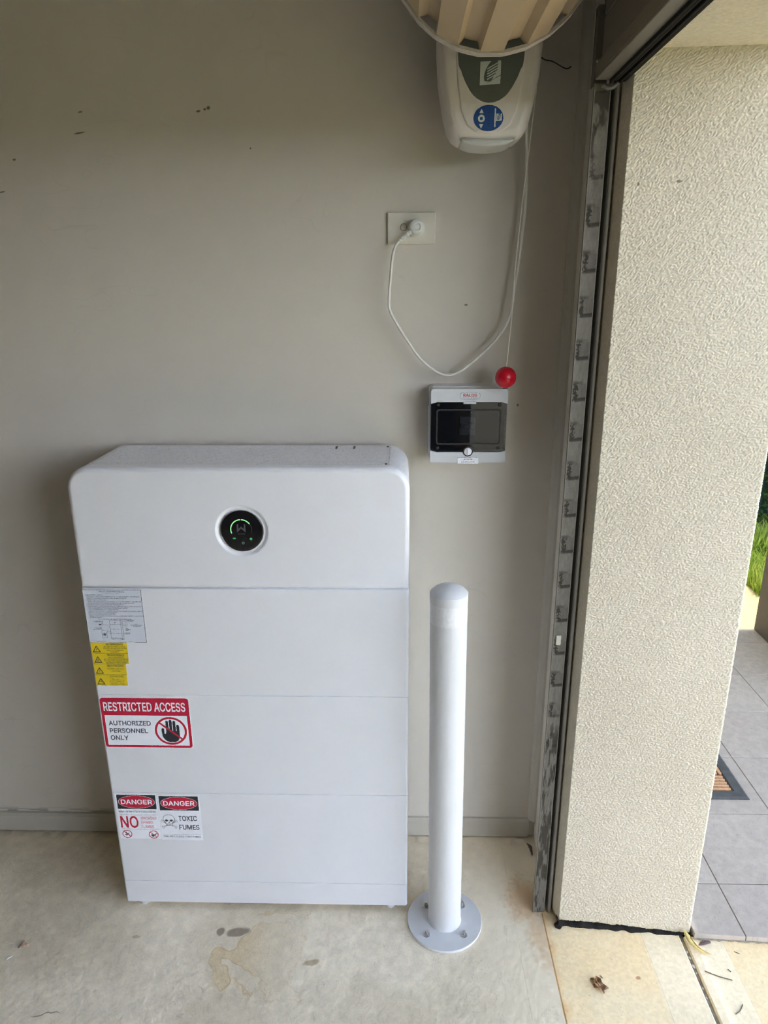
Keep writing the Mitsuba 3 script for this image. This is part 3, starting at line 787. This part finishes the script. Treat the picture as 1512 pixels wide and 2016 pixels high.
put('latch_knob', cat(turn_y(lathe([(0, .0030), (.0085, .0028), (.0095, .0018), (.0098, 0)], 32), .1672, -.0882, 1.2575), cbox(.1650, .1694, -.0950, -.0900, 1.2490, 1.2660, .0012)), 'mat_sticker_white', kn, smooth=35, label='white turn knob')
lb = put('name_label', cbox(.1412, .1942, -.0882, -.0865, 1.2262, 1.2428, .0003), 'mat_sticker_white', iso, label='white label reading INVERTER A.C. ISOLATOR')
put('lettering', cat(text('INVERTER', .1677, 1.2363, .0028, -.0882, .0225, 'c', True), text('A.C. ISOLATOR', .1677, 1.2292, .0028, -.0882, .034, 'c', True),
                     face(sbox(.1412, 1.2422, .1942, 1.2428), -.0882), face(sbox(.1412, 1.2262, .1418, 1.2428), -.0882)), 'mat_print_navy', lb)
rl = put('brand_sticker', face(rrect(.1440, .1938, 1.3880, 1.4050, .0075).difference(rrect(.1445, .1933, 1.3885, 1.4045, .0072)), -.0872, .0002), 'mat_isolator_dark', iso, label='pill outlined sticker reading RALOS in red')
put('lettering', text('RALOS', .1690, 1.3948, .0072, -.0872, .0340, 'c', True), 'mat_sticker_red', rl)
put('small_lettering', cat(text('Electrical', .1523, 1.3908, .0021, -.0872, .0145), text('Manufacturing', .1700, 1.3908, .0021, -.0872, .0170)), 'mat_print_grey', rl)

# ------------------------------------------------------------------ battery cabinet
cab = thing('battery_cabinet', 'tall white home battery cabinet covered with warning stickers', 'battery cabinet')
CX0, CX1, CF, CB = -.7665, .0196, -.2895, -.045


def slab(z0, z1, e=.0009, r=.007):
    g = sbox(CX0 + r, CF + r, CX1 - r, CB + .03).buffer(r, quad_segs=5)
    gi = g.buffer(-e)
    return hull([(x, y, z) for x, y in g.exterior.coords for z in (z0 + e, z1 - e)] + [(x, y, z) for x, y in gi.exterior.coords for z in (z0, z1)])


put('plinth', slab(.0150, .0886), 'mat_cabinet', cab, smooth=35)
for z0, z1 in ((.0892, .3812), (.3818, .6770), (.6776, .9673)):
    put('battery_module', slab(z0, z1), 'mat_cabinet', cab, smooth=35)
HZ0, HZ1, HR = .9681, 1.2650, .052
head = sbox(CX0, HZ0, CX1, HZ1 - HR).union(sbox(CX0 + HR, HZ0, CX1 - HR, HZ1)).union(Point(CX0 + HR, HZ1 - HR).buffer(HR, quad_segs=14)).union(Point(CX1 - HR, HZ1 - HR).buffer(HR, quad_segs=14))
DX, DZ = -.3694, 1.1138
import manifold3d as m3
pan = pillow(head, -.262, CF, .012, 8)
pm = m3.Manifold(m3.Mesh(np.asarray(pan.vertices, np.float32), np.asarray(pan.faces, np.uint32)))
dish = turn_y(lathe([(0, 0), (.0518, 0), (.0530, .0010), (.0562, .0040), (.0600, .0068), (.0640, .0085), (.0640, .03), (0, .03)], 96), DX, CF + .0085, DZ)
dm = m3.Manifold(m3.Mesh(np.asarray(dish.vertices, np.float32), np.asarray(dish.faces, np.uint32)))
fp = (pm - dm).to_mesh()
put('front_cover', trimesh.Trimesh(fp.vert_properties[:, :3], fp.tri_verts, process=False), 'mat_cabinet', cab, smooth=32, label='inverter cover with rounded top')
ringp = head.buffer(-.0008)
shell = ringp.difference(ringp.buffer(-.006))
xs0, xs1 = CX0 + .048, CX1 - .048
parts = [shell.intersection(sbox(-2, 0, xs0 - .0005, 3)), shell.intersection(sbox(xs0 + .0005, HZ1 - .01, xs1 - .0005, 3)), shell.intersection(sbox(xs1 + .0005, 0, 2, 3))]
vent, tabs, NR = [], [], 19
pitch = .2160 / NR
ys = [-.2615 + i * pitch for i in range(NR)]
for i, y in enumerate(ys):
    for g in parts:
        vent.append(along_y(g, y + .0013, y + pitch - .0013))
    for k in range(16):
        x = xs0 + .012 + ((k + (i % 4) * .25) * .0465) % (xs1 - xs0 - .02)
        tabs.append(cbox(x, x + .0075, y - .0018, y + .0018, HZ1 - .006, HZ1 - .0004))
put('vent_grille', cat(vent), 'mat_cabinet', cab, smooth=32, label='slotted white vent over the top and corners')
put('vent_tabs', cat(tabs), 'mat_bollard', cab, kind='stuff')
put('vent_lining', face(ringp.buffer(-.0002).difference(ringp.buffer(-.004)), -.049, .211), 'mat_vent_lining', cab, label='grey lining behind the vent slots')
put('inner_shell', face(ringp.buffer(-.0058), CB, .21), 'mat_cabinet_inner', cab)
for x in (-.166, -.121):
    put('vent_clip', cbox(x, x + .0045, CB - .042, CB - .018, HZ1 - .004, HZ1 + .0008), 'mat_black', cab, label='small dark clip in the vent')
for y in (-.252, -.066):
    put('vent_screw', trimesh.creation.cylinder(.0026, .003, sections=14).apply_translation((xs1 - .006, y, HZ1)), 'mat_black', cab)
for x in (-.722, -.029):
    put('foot', trimesh.creation.cylinder(.0155, .0158, sections=28).apply_translation((x, -.268, .0079)), 'mat_isolator', cab, smooth=40)
    put('foot', trimesh.creation.cylinder(.0155, .0158, sections=28).apply_translation((x, -.075, .0079)), 'mat_isolator', cab, smooth=40)
# round display
disp = put('display', turn_y(lathe([(0, .0072), (.020, .0071), (.040, .0064), (.0475, .0058), (.0488, .0050), (.0490, 0)], 96), DX, CF + .0085, DZ), 'mat_black_gloss', cab, smooth=35, label='round black glass display')
put('bezel', turn_y(lathe([(.0491, 0), (.0491, .0052), (.0497, .0060), (.0506, .0058), (.0510, .0048), (.0510, 0)], 96), DX, CF + .0085, DZ), 'mat_chrome', disp, smooth=40, label='thin chrome bezel')
sy = CF + .0012


def arc(r, a0, a1, w, cx, cz):
    t = np.radians(np.linspace(a0, a1, 24))
    return LineString(np.c_[cx + r * np.cos(t), cz + r * np.sin(t)]).buffer(w / 2)


ax_, az_ = DX - .0010, DZ + .0036
ar = [arc(.0245, 199, 152, .0026, ax_, az_), arc(.0245, 146, 95, .0026, ax_, az_), arc(.0245, 85, 37, .0026, ax_, az_)]
k = put('charge_arc', face(unary_union(ar), sy, .0003), 'mat_print_black', disp, label='three glowing green arc segments')
emit(k, (.022, .068, .024))
ic = []
for r in (.0018, .0032, .0046):
    ic.append(arc(r, 40, 140, .0008, DX - .0186, DZ - .0208))
ic.append(Point(DX + .0204, DZ - .0190).buffer(.0030).difference(sbox(DX + .0200, DZ - .0205, DX + .0208, DZ - .0175)))
k = put('status_icons', face(unary_union(ic), sy, .0003), 'mat_print_black', disp, label='small green status icons')
emit(k, (.003, .028, .008))
pw = [arc(.0027, 125, 415, .0007, DX + .0017, DZ - .0290), sbox(DX + .0013, DZ - .0290, DX + .0020, DZ - .0256)]
k = put('power_symbol', face(unary_union(pw), sy, .0003), 'mat_print_black', disp, label='pale green power symbol')
emit(k, (.008, .018, .012))
wl = LineString([(-.0082, .0085), (-.0082, -.0075), (0, .0005), (.0082, -.0075), (.0082, .0085)]).buffer(.0018, cap_style=2, join_style=2)
put('grey_print', cat(face(affinity.translate(wl, DX - .001, DZ + .0085), sy, .0002), face(arc(.0245, 32, -18, .0007, ax_, az_), sy, .0002), text('GOODWE', DX - .001, DZ - .0078, .0022, sy, .0175, 'c', True)), 'mat_print_grey', disp, label='dim grey W mark')

# --- stickers on the cabinet
SF = CF


def sticker(name, g, mat, label, y=SF, d=.0003):
    return put(name, face(g, y, d), mat, cab, label=label)


S1 = SF - .0003
# shutdown procedure
wx0, wx1, wz0, wz1 = -.7635, -.6225, .8250, .9652
lab = sticker('procedure_label', sbox(wx0, wz0, wx1, wz1), 'mat_label_white', 'white label headed SHUTDOWN PROCEDURE with a small diagram')
W, H = wx1 - wx0, wz1 - wz0


def U(u):
    return wx0 + u * W


def Vz(px):
    return wz1 - (px - 62) / 1035 * H


lines = [(.035, 172, 1, .30, '1. ISOLATE THE A.C. SUPPLY'), (.055, 205, 0, .92, "TURN OFF THE 'MAIN SWITCH (INVERTER)' IN THE SWITCHBOARD or 'INVERTER A.C."), (.055, 238, 0, .68, "ISOLATOR' LOCATED ADJACENT BATTERY INVERTER SYSTEM"),
         (.035, 270, 1, .36, '2. ISOLATE THE BACKUP SUPPLY'), (.055, 302, 0, .93, "TURN OFF THE 'MAIN SWITCH (ALTERNATIVE)' IN THE SWITCHBOARD or 'ALTERNATIVE"), (.055, 333, 0, .82, "SUPPLY A.C. ISOLATOR' LOCATED ADJACENT BATTERY INVERTER SYSTEM"),
         (.035, 362, 1, .64, '3. POWER OFF USING BATTERY MODULE POWER BUTTON'), (.055, 396, 0, .94, 'PRESS ANY ONE OF THE BATTERY MODULE POWER BUTTONS LOCATED ON THE LEFT'), (.055, 427, 0, .69, 'HAND SIDE OF BATTERY FOR 5 SECONDS (SEE IMAGE BELOW)'),
         (.035, 457, 1, .55, '4. ISOLATE THE BATTERY D.C. FOR EACH MODULE'), (.055, 490, 0, .93, "TURN OFF THE 'BATTERY SYSTEM D.C. ISOLATOR' LOCATED ON THE LEFT SIDE OF"), (.055, 520, 0, .50, 'EACH BATTERY MODULE (SEE IMAGE BELOW)'),
         (.035, 552, 1, .48, '5. ISOLATE THE PV ARRAYS (IF CONNECTED)'), (.055, 583, 0, .93, "TURN OFF THE 'PV ARRAY D.C. ISOLATOR' LOCATED BEHIND THE RIGHT SIDE COVER"), (.055, 612, 0, .22, '(SEE IMAGE BELOW)')]
tx = [text('SHUTDOWN PROCEDURE', U(.5), Vz(114), .0031, S1, W * .435, 'c', True), text('GOODWE ESA SERIES', U(.5), Vz(147), .0021, S1, W * .30, 'c')]
for u, px, bo, wd, s in lines:
    tx.append(text(s, U(u), Vz(px), .0023, S1, W * wd, 'l', True))
tx.append(text('Start up Procedure is the reverse of the Shutdown Procedure', U(.5), Vz(644), .0021, S1, W * .58, 'c', True))
for s, u, px in (('BATTERY MODULE', .205, 685), ('POWER BUTTON', .205, 700), ('BATTERY D.C.', .195, 812), ('ISOLATOR', .195, 828), ('(IN EACH MODULE)', .185, 848), ('PV D.C. ISOLATOR', .76, 660), ('RIGHT SIDE', .76, 674), ('COVER', .76, 688),
                 ('NOTE:', .86, 740), ('Image depicts Stack of', .86, 762), ('3 modules only', .86, 785), ('PV ARRAY D.C.', .68, 915), ('ISOLATOR', .68, 935)):
    tx.append(text(s, U(u), Vz(px), .0019, S1, None, 'c', True))
tx += [text('Manufacturer/Supplier Name:', U(.015), Vz(1090), .0018, S1, W * .28), text('Phone No.:', U(.67), Vz(1090), .0018, S1, W * .10)]
put('lettering', cat(tx), 'mat_print_navy', lab, kind='stuff')
st = []


def ln_(pts, w=.0006):
    st.append(LineString([(U(u), Vz(p)) for u, p in pts]).buffer(w / 2, cap_style=2))


ln_([(0, 65), (1, 65), (1, 1094), (.79, 1094)], .0010)
ln_([(0, 65), (0, 1094)], .0004)
ln_([(.31, 1094), (.65, 1094)])
ln_([(.395, 660), (.395, 1010), (.585, 1012), (.585, 660), (.395, 660)], .0008)
ln_([(.585, 660), (.615, 665), (.615, 1030), (.585, 1035), (.585, 1012)], .0008)
ln_([(.395, 1010), (.395, 1028), (.615, 1032)], .0008)
for px in (742, 830, 915):
    ln_([(.395, px), (.615, px + 2)])
ln_([(.30, 740), (.395, 762)])
ln_([(.335, 860), (.395, 780)])
ln_([(.335, 875), (.395, 872)])
ln_([(.335, 880), (.395, 935)])
ln_([(.60, 690), (.68, 815)])
ln_([(.615, 670), (.73, 672)])
ln_([(.67, 680), (.70, 690), (.695, 765), (.66, 755), (.67, 680)])
ln_([(.24, 865), (.325, 865), (.325, 1010), (.24, 1010), (.24, 865)])
st += [Point(U(.49), Vz(702)).buffer(.0021).difference(Point(U(.49), Vz(702)).buffer(.0013)), Point(U(.265), Vz(740)).buffer(.0028).difference(Point(U(.265), Vz(740)).buffer(.0020)), sbox(U(.205), Vz(755), U(.245), Vz(728)),
       Point(U(.282), Vz(938)).buffer(.0045).difference(Point(U(.282), Vz(938)).buffer(.0036)), sbox(U(.265), Vz(955), U(.30), Vz(925)), ellipse(U(.685), Vz(842), .0042, .0030).difference(ellipse(U(.685), Vz(842), .0034, .0023)), sbox(U(.68), Vz(848), U(.75), Vz(838)),
       sbox(U(.41), Vz(1040), U(.43), Vz(1030)), sbox(U(.58), Vz(1048), U(.60), Vz(1036))]
put('diagram', face(unary_union(st), S1, .00012), 'mat_print_navy', lab)


# yellow warnings
def bolt_sign(cx, zb, s, kind):
    tri = Polygon([(cx - s / 2, zb), (cx + s / 2, zb), (cx, zb + s * .9)]).buffer(.0006)
    hole = Polygon([(cx - s / 2 + .0022, zb + .0013), (cx + s / 2 - .0022, zb + .0013), (cx, zb + s * .9 - .0024)])
    if kind == 'bolt':
        sym = Polygon([(cx + .0003, zb + s * .62), (cx - .0017, zb + s * .30), (cx - .0002, zb + s * .32), (cx - .0008, zb + s * .12), (cx + .0018, zb + s * .40), (cx + .0004, zb + s * .38), (cx + .0012, zb + s * .62)])
    else:
        sym = unary_union([LineString([(cx - .0025, zb + .0022), (cx - .001, zb + s * .42), (cx + .0008, zb + s * .45)]).buffer(.0006), LineString([(cx + .0008, zb + s * .5), (cx + .0018, zb + s * .25), (cx + .003, zb + .0024)]).buffer(.0007)])
    return tri.difference(hole).union(sym)


yw = [(-.7620, -.6720, .7945, .8238, 'bolt', (('MULTIPLE BATTERY SYSTEMS', .054), ('TURN OFF ALL BATTERY SYSTEM', .0585), ('ISOLATORS TO ISOLATE', .042), ('EQUIPMENT', .0215)), .043, 'MULTIPLE BATTERY SYSTEMS'),
      (-.7618, -.6728, .7650, .7942, 'arc', (('ARC FLASH HAZARD', .040), ('ARC FLASH HAZARD APPROPRIATE', .0615), ('PPE AND TOOLS REQUIRED WHILE', .0585), ('WORKING ON THIS EQUIPMENT', .054)), .042, 'ARC FLASH HAZARD'),
      (-.7618, -.6812, .7348, .7646, 'bolt', (('HAZARDOUS D.C.', .042), ('VOLTAGE', .022)), .042, 'HAZARDOUS D.C. VOLTAGE'),
      (-.7620, -.6825, .7044, .7345, 'bolt', (('DO NOT', .022), ('DISCONNECT', .036), ('UNDER LOAD', .036)), .0345, 'DO NOT DISCONNECT UNDER LOAD')]
for x0, x1, z0, z1, kind, ls, wwid, nm in yw:
    k = sticker('warning_sticker', sbox(x0, z0, x1, z1), 'mat_sticker_yellow', 'yellow sticker reading WARNING ' + nm)
    cx = (x0 + .0245 + x1) / 2 + .0012
    tm = [text('WARNING', cx, z1 - .0073, .0053, S1, wwid, 'c', len(ls) != 3)]
    if len(ls) == 4:
        for i, (s, wd) in enumerate(ls):
            tm.append(text(s, cx, z1 - .0126 - .0048 * i, .0030, S1, wd, 'c', True))
    else:
        st_, hh_ = (.0068, .0044) if len(ls) == 2 else (.0062, .0042)
        for i, (s, wd) in enumerate(ls):
            tm.append(text(s, cx, z1 - .0152 - st_ * i, hh_, S1, wd, 'c'))
    put('lettering', cat(tm), 'mat_print_black', k)
    put('hazard_symbol', face(bolt_sign(x0 + .0128, z0 + .0035, .0185, kind), S1, .00012), 'mat_print_black', k)
    put('edge_line', face(sbox(x0, z0, x1, z0 + .0004).union(sbox(x0, z1 - .0004, x1, z1)), S1, .0001), 'mat_print_black', k)

# restricted access
rx0, rx1, rz0, rz1 = -.7615, -.5335, .5220, .6700
k = sticker('access_sign', rrect(rx0, rx1, rz0, rz1, .009), 'mat_sticker_white', 'red and white sign reading RESTRICTED ACCESS')
red = rrect(rx0 + .0012, rx1 - .0012, rz0 + .0012, rz1 - .0012, .008).difference(rrect(rx0 + .0085, rx1 - .0085, rz0 + .0075, rz1 - .0520, .0015))
hc = (rx0 + .1745, rz0 + .0510)
ringr = Point(hc).buffer(.0412, quad_segs=24).difference(Point(hc).buffer(.0356, quad_segs=24))
put('red_print', face(red, S1, .00012), 'mat_sticker_red', k)
put('prohibition_ring', face(ringr.union(LineString([(hc[0] - .029, hc[1] + .025), (hc[0] + .029, hc[1] - .025)]).buffer(.0024, cap_style=2)), S1 - .00015, .00015), 'mat_sticker_red', k)
put('white_lettering', text('RESTRICTED ACCESS', (rx0 + rx1) / 2 - .001, rz1 - .0392, .0245, S1 - .00012, .209, 'c', True), 'mat_sticker_white', k)
put('black_lettering', cat(*[text(s, rx0 + .0165, z, .0125, S1, wd, 'l', True) for s, z, wd in (('AUTHORIZED', rz0 + .0668, .108), ('PERSONNEL', rz0 + .0445, .0985), ('ONLY', rz0 + .0232, .0460))]), 'mat_print_navy', k)
hx, hz = hc
fing = [((-.0085, -.004), (-.0085, .0265)), ((.0005, -.004), (.0005, .0295)), ((.0095, -.004), (.0095, .0265)), ((.0185, -.006), (.0185, .0150)), ((-.0205, -.006), (-.0205, .0045))]
hand = unary_union([LineString([(hx + a[0], hz + a[1]), (hx + b[0], hz + b[1])]).buffer(.0036) for a, b in fing] +
                   [Polygon([(hx - .0240, hz - .010), (hx - .0215, hz - .020), (hx - .013, hz - .0305), (hx - .006, hz - .033), (hx + .010, hz - .033), (hx + .0170, hz - .0285), (hx + .0218, hz - .018), (hx + .0221, hz + .000), (hx - .0115, hz + .000), (hx - .0140, hz - .0085), (hx - .0170, hz - .0090)])])
put('hand_symbol', face(hand, S1, .00012), 'mat_print_black', k, label='black hand symbol')


# danger signs
def danger(x0, x1, z0, z1, label, drop):
    k = sticker('danger_sign', sbox(x0, z0, x1, z1), 'mat_sticker_white', label)
    bx0_, bx1_, bz1_ = x0 + .0036, x1 - .0058 + .0022, z1 - .0020
    bz0_ = bz1_ - .0455
    cx, cz = (bx0_ + bx1_) / 2, (bz0_ + bz1_) / 2
    el = ellipse(cx, cz, .0492, .0205)
    put('black_panel', face(sbox(bx0_, bz0_, bx1_, bz1_).difference(el), S1, .00012), 'mat_print_black', k)
    put('red_oval', face(ellipse(cx, cz, .0482, .0196), S1, .00012), 'mat_sticker_red', k)
    put('white_lettering', text('DANGER', cx, cz - .0070, .0140, S1 - .00012, .0835, 'c', True), 'mat_sticker_white', k)
    return k, bx0_, bx1_, bz0_


def no_symbol(cx, cz, kind):
    ring = Point(cx, cz).buffer(.0132).difference(Point(cx, cz).buffer(.0112)).union(LineString([(cx - .0085, cz + .0085), (cx + .0085, cz - .0085)]).buffer(.0009))
    if kind == 'match':
        sym = unary_union([LineString([(cx - .003, cz + .0065), (cx - .001, cz - .001), (cx + .006, cz - .004)]).buffer(.0011), LineString([(cx - .006, cz - .003), (cx + .002, cz + .0015)]).buffer(.0012), LineString([(cx + .0055, cz + .003), (cx - .003, cz - .006)]).buffer(.0008)])
    else:
        sym = unary_union([Polygon([(cx - .0075, cz - .004), (cx - .005, cz + .002), (cx - .003, cz - .001), (cx - .0015, cz + .0025), (cx + .0005, cz - .005)]), LineString([(cx - .002, cz - .005), (cx + .008, cz + .003)]).buffer(.0013), sbox(cx - .004, cz - .0075, cx + .0005, cz - .0045)])
    return ring, sym


k, a0, a1, bz = danger(-.7565, -.6452, .2325, .3772, 'danger sign reading NO SMOKING SPARKS FLAMES', 0)
rule = lambda x0, x1, z: face(sbox(x0, z, x1, z + .0006), S1, .00012)
r1, s1 = no_symbol(-.7370, .2480, 'match')
r2, s2 = no_symbol(-.6655, .2470, 'flame')
put('navy_lettering', cat(text('RISK OF BATTERY EXPLOSION', a0 + .001, bz - .0112, .0050, S1, .0995, 'l', True), rule(a0 + .001, a1 + .0005, .3105), rule(a0 + .001, a1 + .001, .2640)), 'mat_print_navy', k)
put('red_lettering', cat(text('NO', a0 + .0020, .2695, .0355, S1, .0480, 'l', True), *[text(s, a0 + .0575, z, .0088, S1, wd) for s, z, wd in (('SMOKING', .2960, .0425), ('SPARKS', .2823, .0325), ('FLAMES', .2686, .0335))]), 'mat_sticker_red', k)
for r_, s_ in ((r1, s1), (r2, s2)):
    put('prohibition_ring', face(r_, S1 - .00012, .00012), 'mat_sticker_red', k)
    put('black_symbol', face(s_, S1, .00012), 'mat_print_black', k)
k, a0, a1, bz = danger(-.6438, -.5318, .2300, .3742, 'danger sign reading TOXIC FUMES with a skull', 0)
put('navy_lettering', cat(text('TOXIC', -.5935, .2935, .0152, S1, .0500, 'l', True), text('FUMES', -.5935, .2648, .0152, S1, .0545, 'l', True), rule(-.6385, -.5370, .2487), text('FIRE WILL CAUSE TOXIC FUMES', -.6385, .2390, .0050, S1, .1005, 'l', True)), 'mat_print_navy', k)
sx, sz = -.6195, .2925
wd = .00055
bones = []
for ang in (28, -28):
    b_ = unary_union([sbox(sx - .021, sz - .0155, sx + .021, sz - .0125)] + [Point(sx + e * .0212, sz - .014 + f * .0017).buffer(.0024) for e in (-1, 1) for f in (-1, 1)])
    bones.append(affinity.rotate(b_, ang, origin=(sx, sz - .011)))
bones = affinity.translate(unary_union(bones), 0, .003)
cran = unary_union([ellipse(sx, sz + .006, .0158, .0145), sbox(sx - .009, sz - .016, sx + .009, sz)]).buffer(-.0015).buffer(.0015)
sk = bones.difference(cran)
sk = sk.difference(sk.buffer(-wd * 1.4)).union(cran.difference(cran.buffer(-wd * 1.8)))
sk = unary_union([sk, ellipse(sx - .0064, sz + .0012, .0042, .0034), ellipse(sx + .0064, sz + .0012, .0042, .0034), Polygon([(sx - .0022, sz - .0070), (sx, sz - .0025), (sx + .0022, sz - .0070)]), LineString([(sx - .0075, sz - .0095), (sx, sz - .0110), (sx + .0075, sz - .0095)]).buffer(.0004)]
                 + [LineString([(sx + i * .0022, sz - .0098), (sx + i * .0022, sz - .0135)]).buffer(.0003) for i in range(-2, 3)] + [LineString([(sx - .0065, sz - .0135), (sx + .0065, sz - .0135)]).buffer(.0004)])
put('skull_symbol', face(sk, S1, .00012), 'mat_print_black', k, label='skull and crossbones')

# ------------------------------------------------------------------ bollard
bol = thing('bollard', 'white steel bollard with reflective tape bolted to the floor by the cabinet', 'bollard')
BX, BY, BR = .1208, -.3222, .0437
tilt = trimesh.transformations.rotation_matrix(-.0097, (0, 1, 0), (BX, BY, 0))


def lean(m):
    return m.apply_translation((BX, BY, 0)).apply_transform(tilt)


put('base_plate', lathe([(0, 0), (.0995, 0), (.1010, .0008), (.1010, .0072), (.1000, .0080), (0, .0080)], 96).apply_translation((BX, BY, .0003)), 'mat_bollard', bol, smooth=35)
put('post', lean(lathe([(0, .008), (BR + .0018, .008), (BR + .0006, .0110), (BR, .014), (BR, .9560), (0, .9560)], 96)), 'mat_bollard', bol, smooth=35)
cap = [(0, .9564), (BR + .0008, .9564), (BR + .0010, .9570), (BR + .0010, .9770), (BR - .0005, .9790)]
SR = (.0432 ** 2 + .0190 ** 2) / (2 * .0190)
for t in np.linspace(math.asin(.0432 / SR), 0, 14):
    cap.append((SR * math.sin(t), .9790 + .0190 - SR + SR * math.cos(t)))
put('cap', lean(lathe(cap, 96)), 'mat_bollard', bol, smooth=22, label='domed white cap')
put('reflective_tape', lean(lathe([(BR - .001, .9065), (BR + .0005, .9065), (BR + .0005, .9560), (BR - .001, .9560)], 96)), 'mat_tape', bol, smooth=35, label='band of honeycomb reflective tape')
for dx, dy in ((-.0485, .0405), (.0510, .0420), (-.0500, -.0525), (.0485, -.0520)):
    bx_, by_ = BX + dx, BY + dy
    put('bolt', cat(lathe([(0, .0083), (.0092, .0083), (.0092, .0098), (.0060, .0098), (.0060, .0100), (0, .0100)], 24), trimesh.creation.cylinder(.0066, .0055, sections=6).apply_translation((0, 0, .0126)), trimesh.creation.cylinder(.0042, .010, sections=16).apply_translation((0, 0, .0175))).apply_translation((bx_, by_, 0)), 'mat_steel', bol, smooth=30)


# ------------------------------------------------------------------ litter on the ground
def leaf_mesh(pts, widths, zs, fold=.25):
    p = np.array([(x, y, z) for (x, y), z in zip(pts, zs)], float)
    p = smooth_path(p, 6)
    wd_ = np.interp(np.linspace(0, 1, len(p)), np.linspace(0, 1, len(widths)), widths)
    t = np.gradient(p, axis=0)
    s = np.stack([-t[:, 1], t[:, 0], 0 * t[:, 0]], -1)
    s /= np.linalg.norm(s, axis=1, keepdims=True)
    A, B = p + s * wd_[:, None] + [0, 0, 1] * (fold * wd_)[:, None], p - s * wd_[:, None] + [0, 0, 1] * (fold * wd_)[:, None]
    V = np.vstack([A, p, B, p - [0, 0, .0006]])
    n_ = len(p)
    F_ = []
    for i in range(n_ - 1):
        for q in (0, 1):
            F_ += [(q * n_ + i, (q + 1) * n_ + i, (q + 1) * n_ + i + 1), (q * n_ + i, (q + 1) * n_ + i + 1, q * n_ + i + 1)]
        F_ += [(3 * n_ + i, i, i + 1), (3 * n_ + i, i + 1, 3 * n_ + i + 1), (2 * n_ + i, 3 * n_ + i, 3 * n_ + i + 1), (2 * n_ + i, 3 * n_ + i + 1, 2 * n_ + i + 1)]
    return trimesh.Trimesh(V, F_, process=False)


put('leaf', leaf_mesh([(.7545, -.357), (.7580, -.3745), (.7650, -.390), (.7810, -.4045), (.8055, -.4125)], [.0018, .0075, .0078, .0050, .0006], [.020, .015, .010, .005, .0016]), 'mat_yellow_leaf', smooth=True, label='long yellow leaf at the corner of the pier and porch', category='leaf')
put('leaf', leaf_mesh([(.7835, -.3865), (.795, -.3815), (.8075, -.3775), (.8185, -.3765)], [.001, .0062, .0068, .0030], [.0014, .0020, .0022, .0014], .15), 'mat_purple_leaf', smooth=True, label='short dark purple leaf beside the long yellow leaf', category='leaf')
cr = []
for i, (pp, ww) in enumerate((([(.4775, -.4850), (.485, -.495), (.4855, -.510)], [.004, .011, .006]), ([(.4845, -.497), (.4920, -.510), (.4990, -.5265)], [.006, .010, .002]), ([(.4905, -.506), (.5015, -.5115), (.5135, -.514)], [.003, .008, .001]), ([(.487, -.488), (.492, -.497), (.497, -.513)], [.002, .007, .004]))):
    cr.append(leaf_mesh(pp, ww, [.003 + .003 * i, .008, .002 + .002 * i], .5 if i % 2 else -.25))
cr = cat(cr)
cr.vertices[:, 2] = np.maximum(cr.vertices[:, 2] + .004 * (meshkit.noise(cr.vertices * 160) - .5), .0004)
put('leaf', cr, 'mat_brown_leaf', smooth=False, label='crumpled brown dead leaf on the cream driveway', category='leaf')
for pts, r, lb_ in (([(.7701, -.4602), (.7983, -.474), (.8277, -.4836)], .0011, 'longest thin twig lying on the driveway below the porch edge'),
                    ([(.8304, -.4538), (.8348, -.461)], .0009, 'tiny twig just above the end of the longest twig'),
                    ([(.825, -.5468), (.8127, -.5611), (.7974, -.5706)], .0012, 'short bent twig nearest the bottom corner of the driveway'),
                    ([(.5023, -.4773), (.5073, -.4848)], .0009, 'tiny twig beside the crumpled brown leaf'),
                    ([(.868, -.403), (.880, -.409)], .0007, 'fine twig below the front edge of the porch tiles')):
    q = [(x, y, r + .0002) for x, y in pts]
    put('twig', tube(smooth_path(q, 5), r, 6), 'mat_twig', smooth=True, label=lb_, category='twig')
for i, (x, y, s_) in enumerate(((.7488, -.4009, .0036), (.7496, -.4184, .0040), (.7490, -.443, .0048), (.7493, -.4607, .0034), (.7490, -.477, .0040), (.7494, -.5011, .0030), (.7491, -.5255, .0028))):
    P_ = np.random.default_rng(40 + i).normal(0, 1, (11, 3))
    P_ *= (s_ / np.linalg.norm(P_, axis=1, keepdims=True)) * [1, 1.35, .7]
    b = hull(P_)
    b.apply_translation((x, y, -.0079 - b.bounds[0][2]))
    red_ = i == 4
    nth = ('pale pebble in the driveway joint closest to the porch corner', 'second pale pebble from the porch corner in the driveway joint', 'largest pale pebble in the driveway joint', 'pale pebble just above the reddish one in the driveway joint', 'reddish pebble in the joint between the driveway slabs', 'pale pebble just below the reddish one in the driveway joint', 'last small pale pebble down the driveway joint')[i]
    put('pebble', b, 'mat_pebble_red' if red_ else 'mat_pebble', smooth=False, category='pebble', label=nth, group=None if red_ else 'pale pebbles in the driveway joint')
ch = hull([(-1.0026, -.4295, .0003), (-.9994, -.4054, .0003), (-.9788, -.4166, .0003), (-.984, -.4275, .0003), (-.999, -.426, .004), (-.996, -.410, .005), (-.983, -.418, .003)])
put('leaf', leaf_mesh([(.392, -.040), (.398, -.062), (.401, -.088)], [.002, .006, .002], [.004, .010, .003], .6), 'mat_purple_leaf', smooth=True, label='dark curled leaf scrap in the corner behind the door track', category='leaf')
put('bark_chip', ch, 'mat_chip', label='small reddish chip on the floor left of the cabinet', category='chip')
put('paper_scrap', hull([(-1.0215, -.4635, .0003), (-1.0075, -.4490, .0003), (-1.0060, -.4520, .0003), (-1.0185, -.4655, .0003), (-1.014, -.457, .0022)]), 'mat_paper', label='tiny white scrap on the floor near the reddish chip', category='scrap')
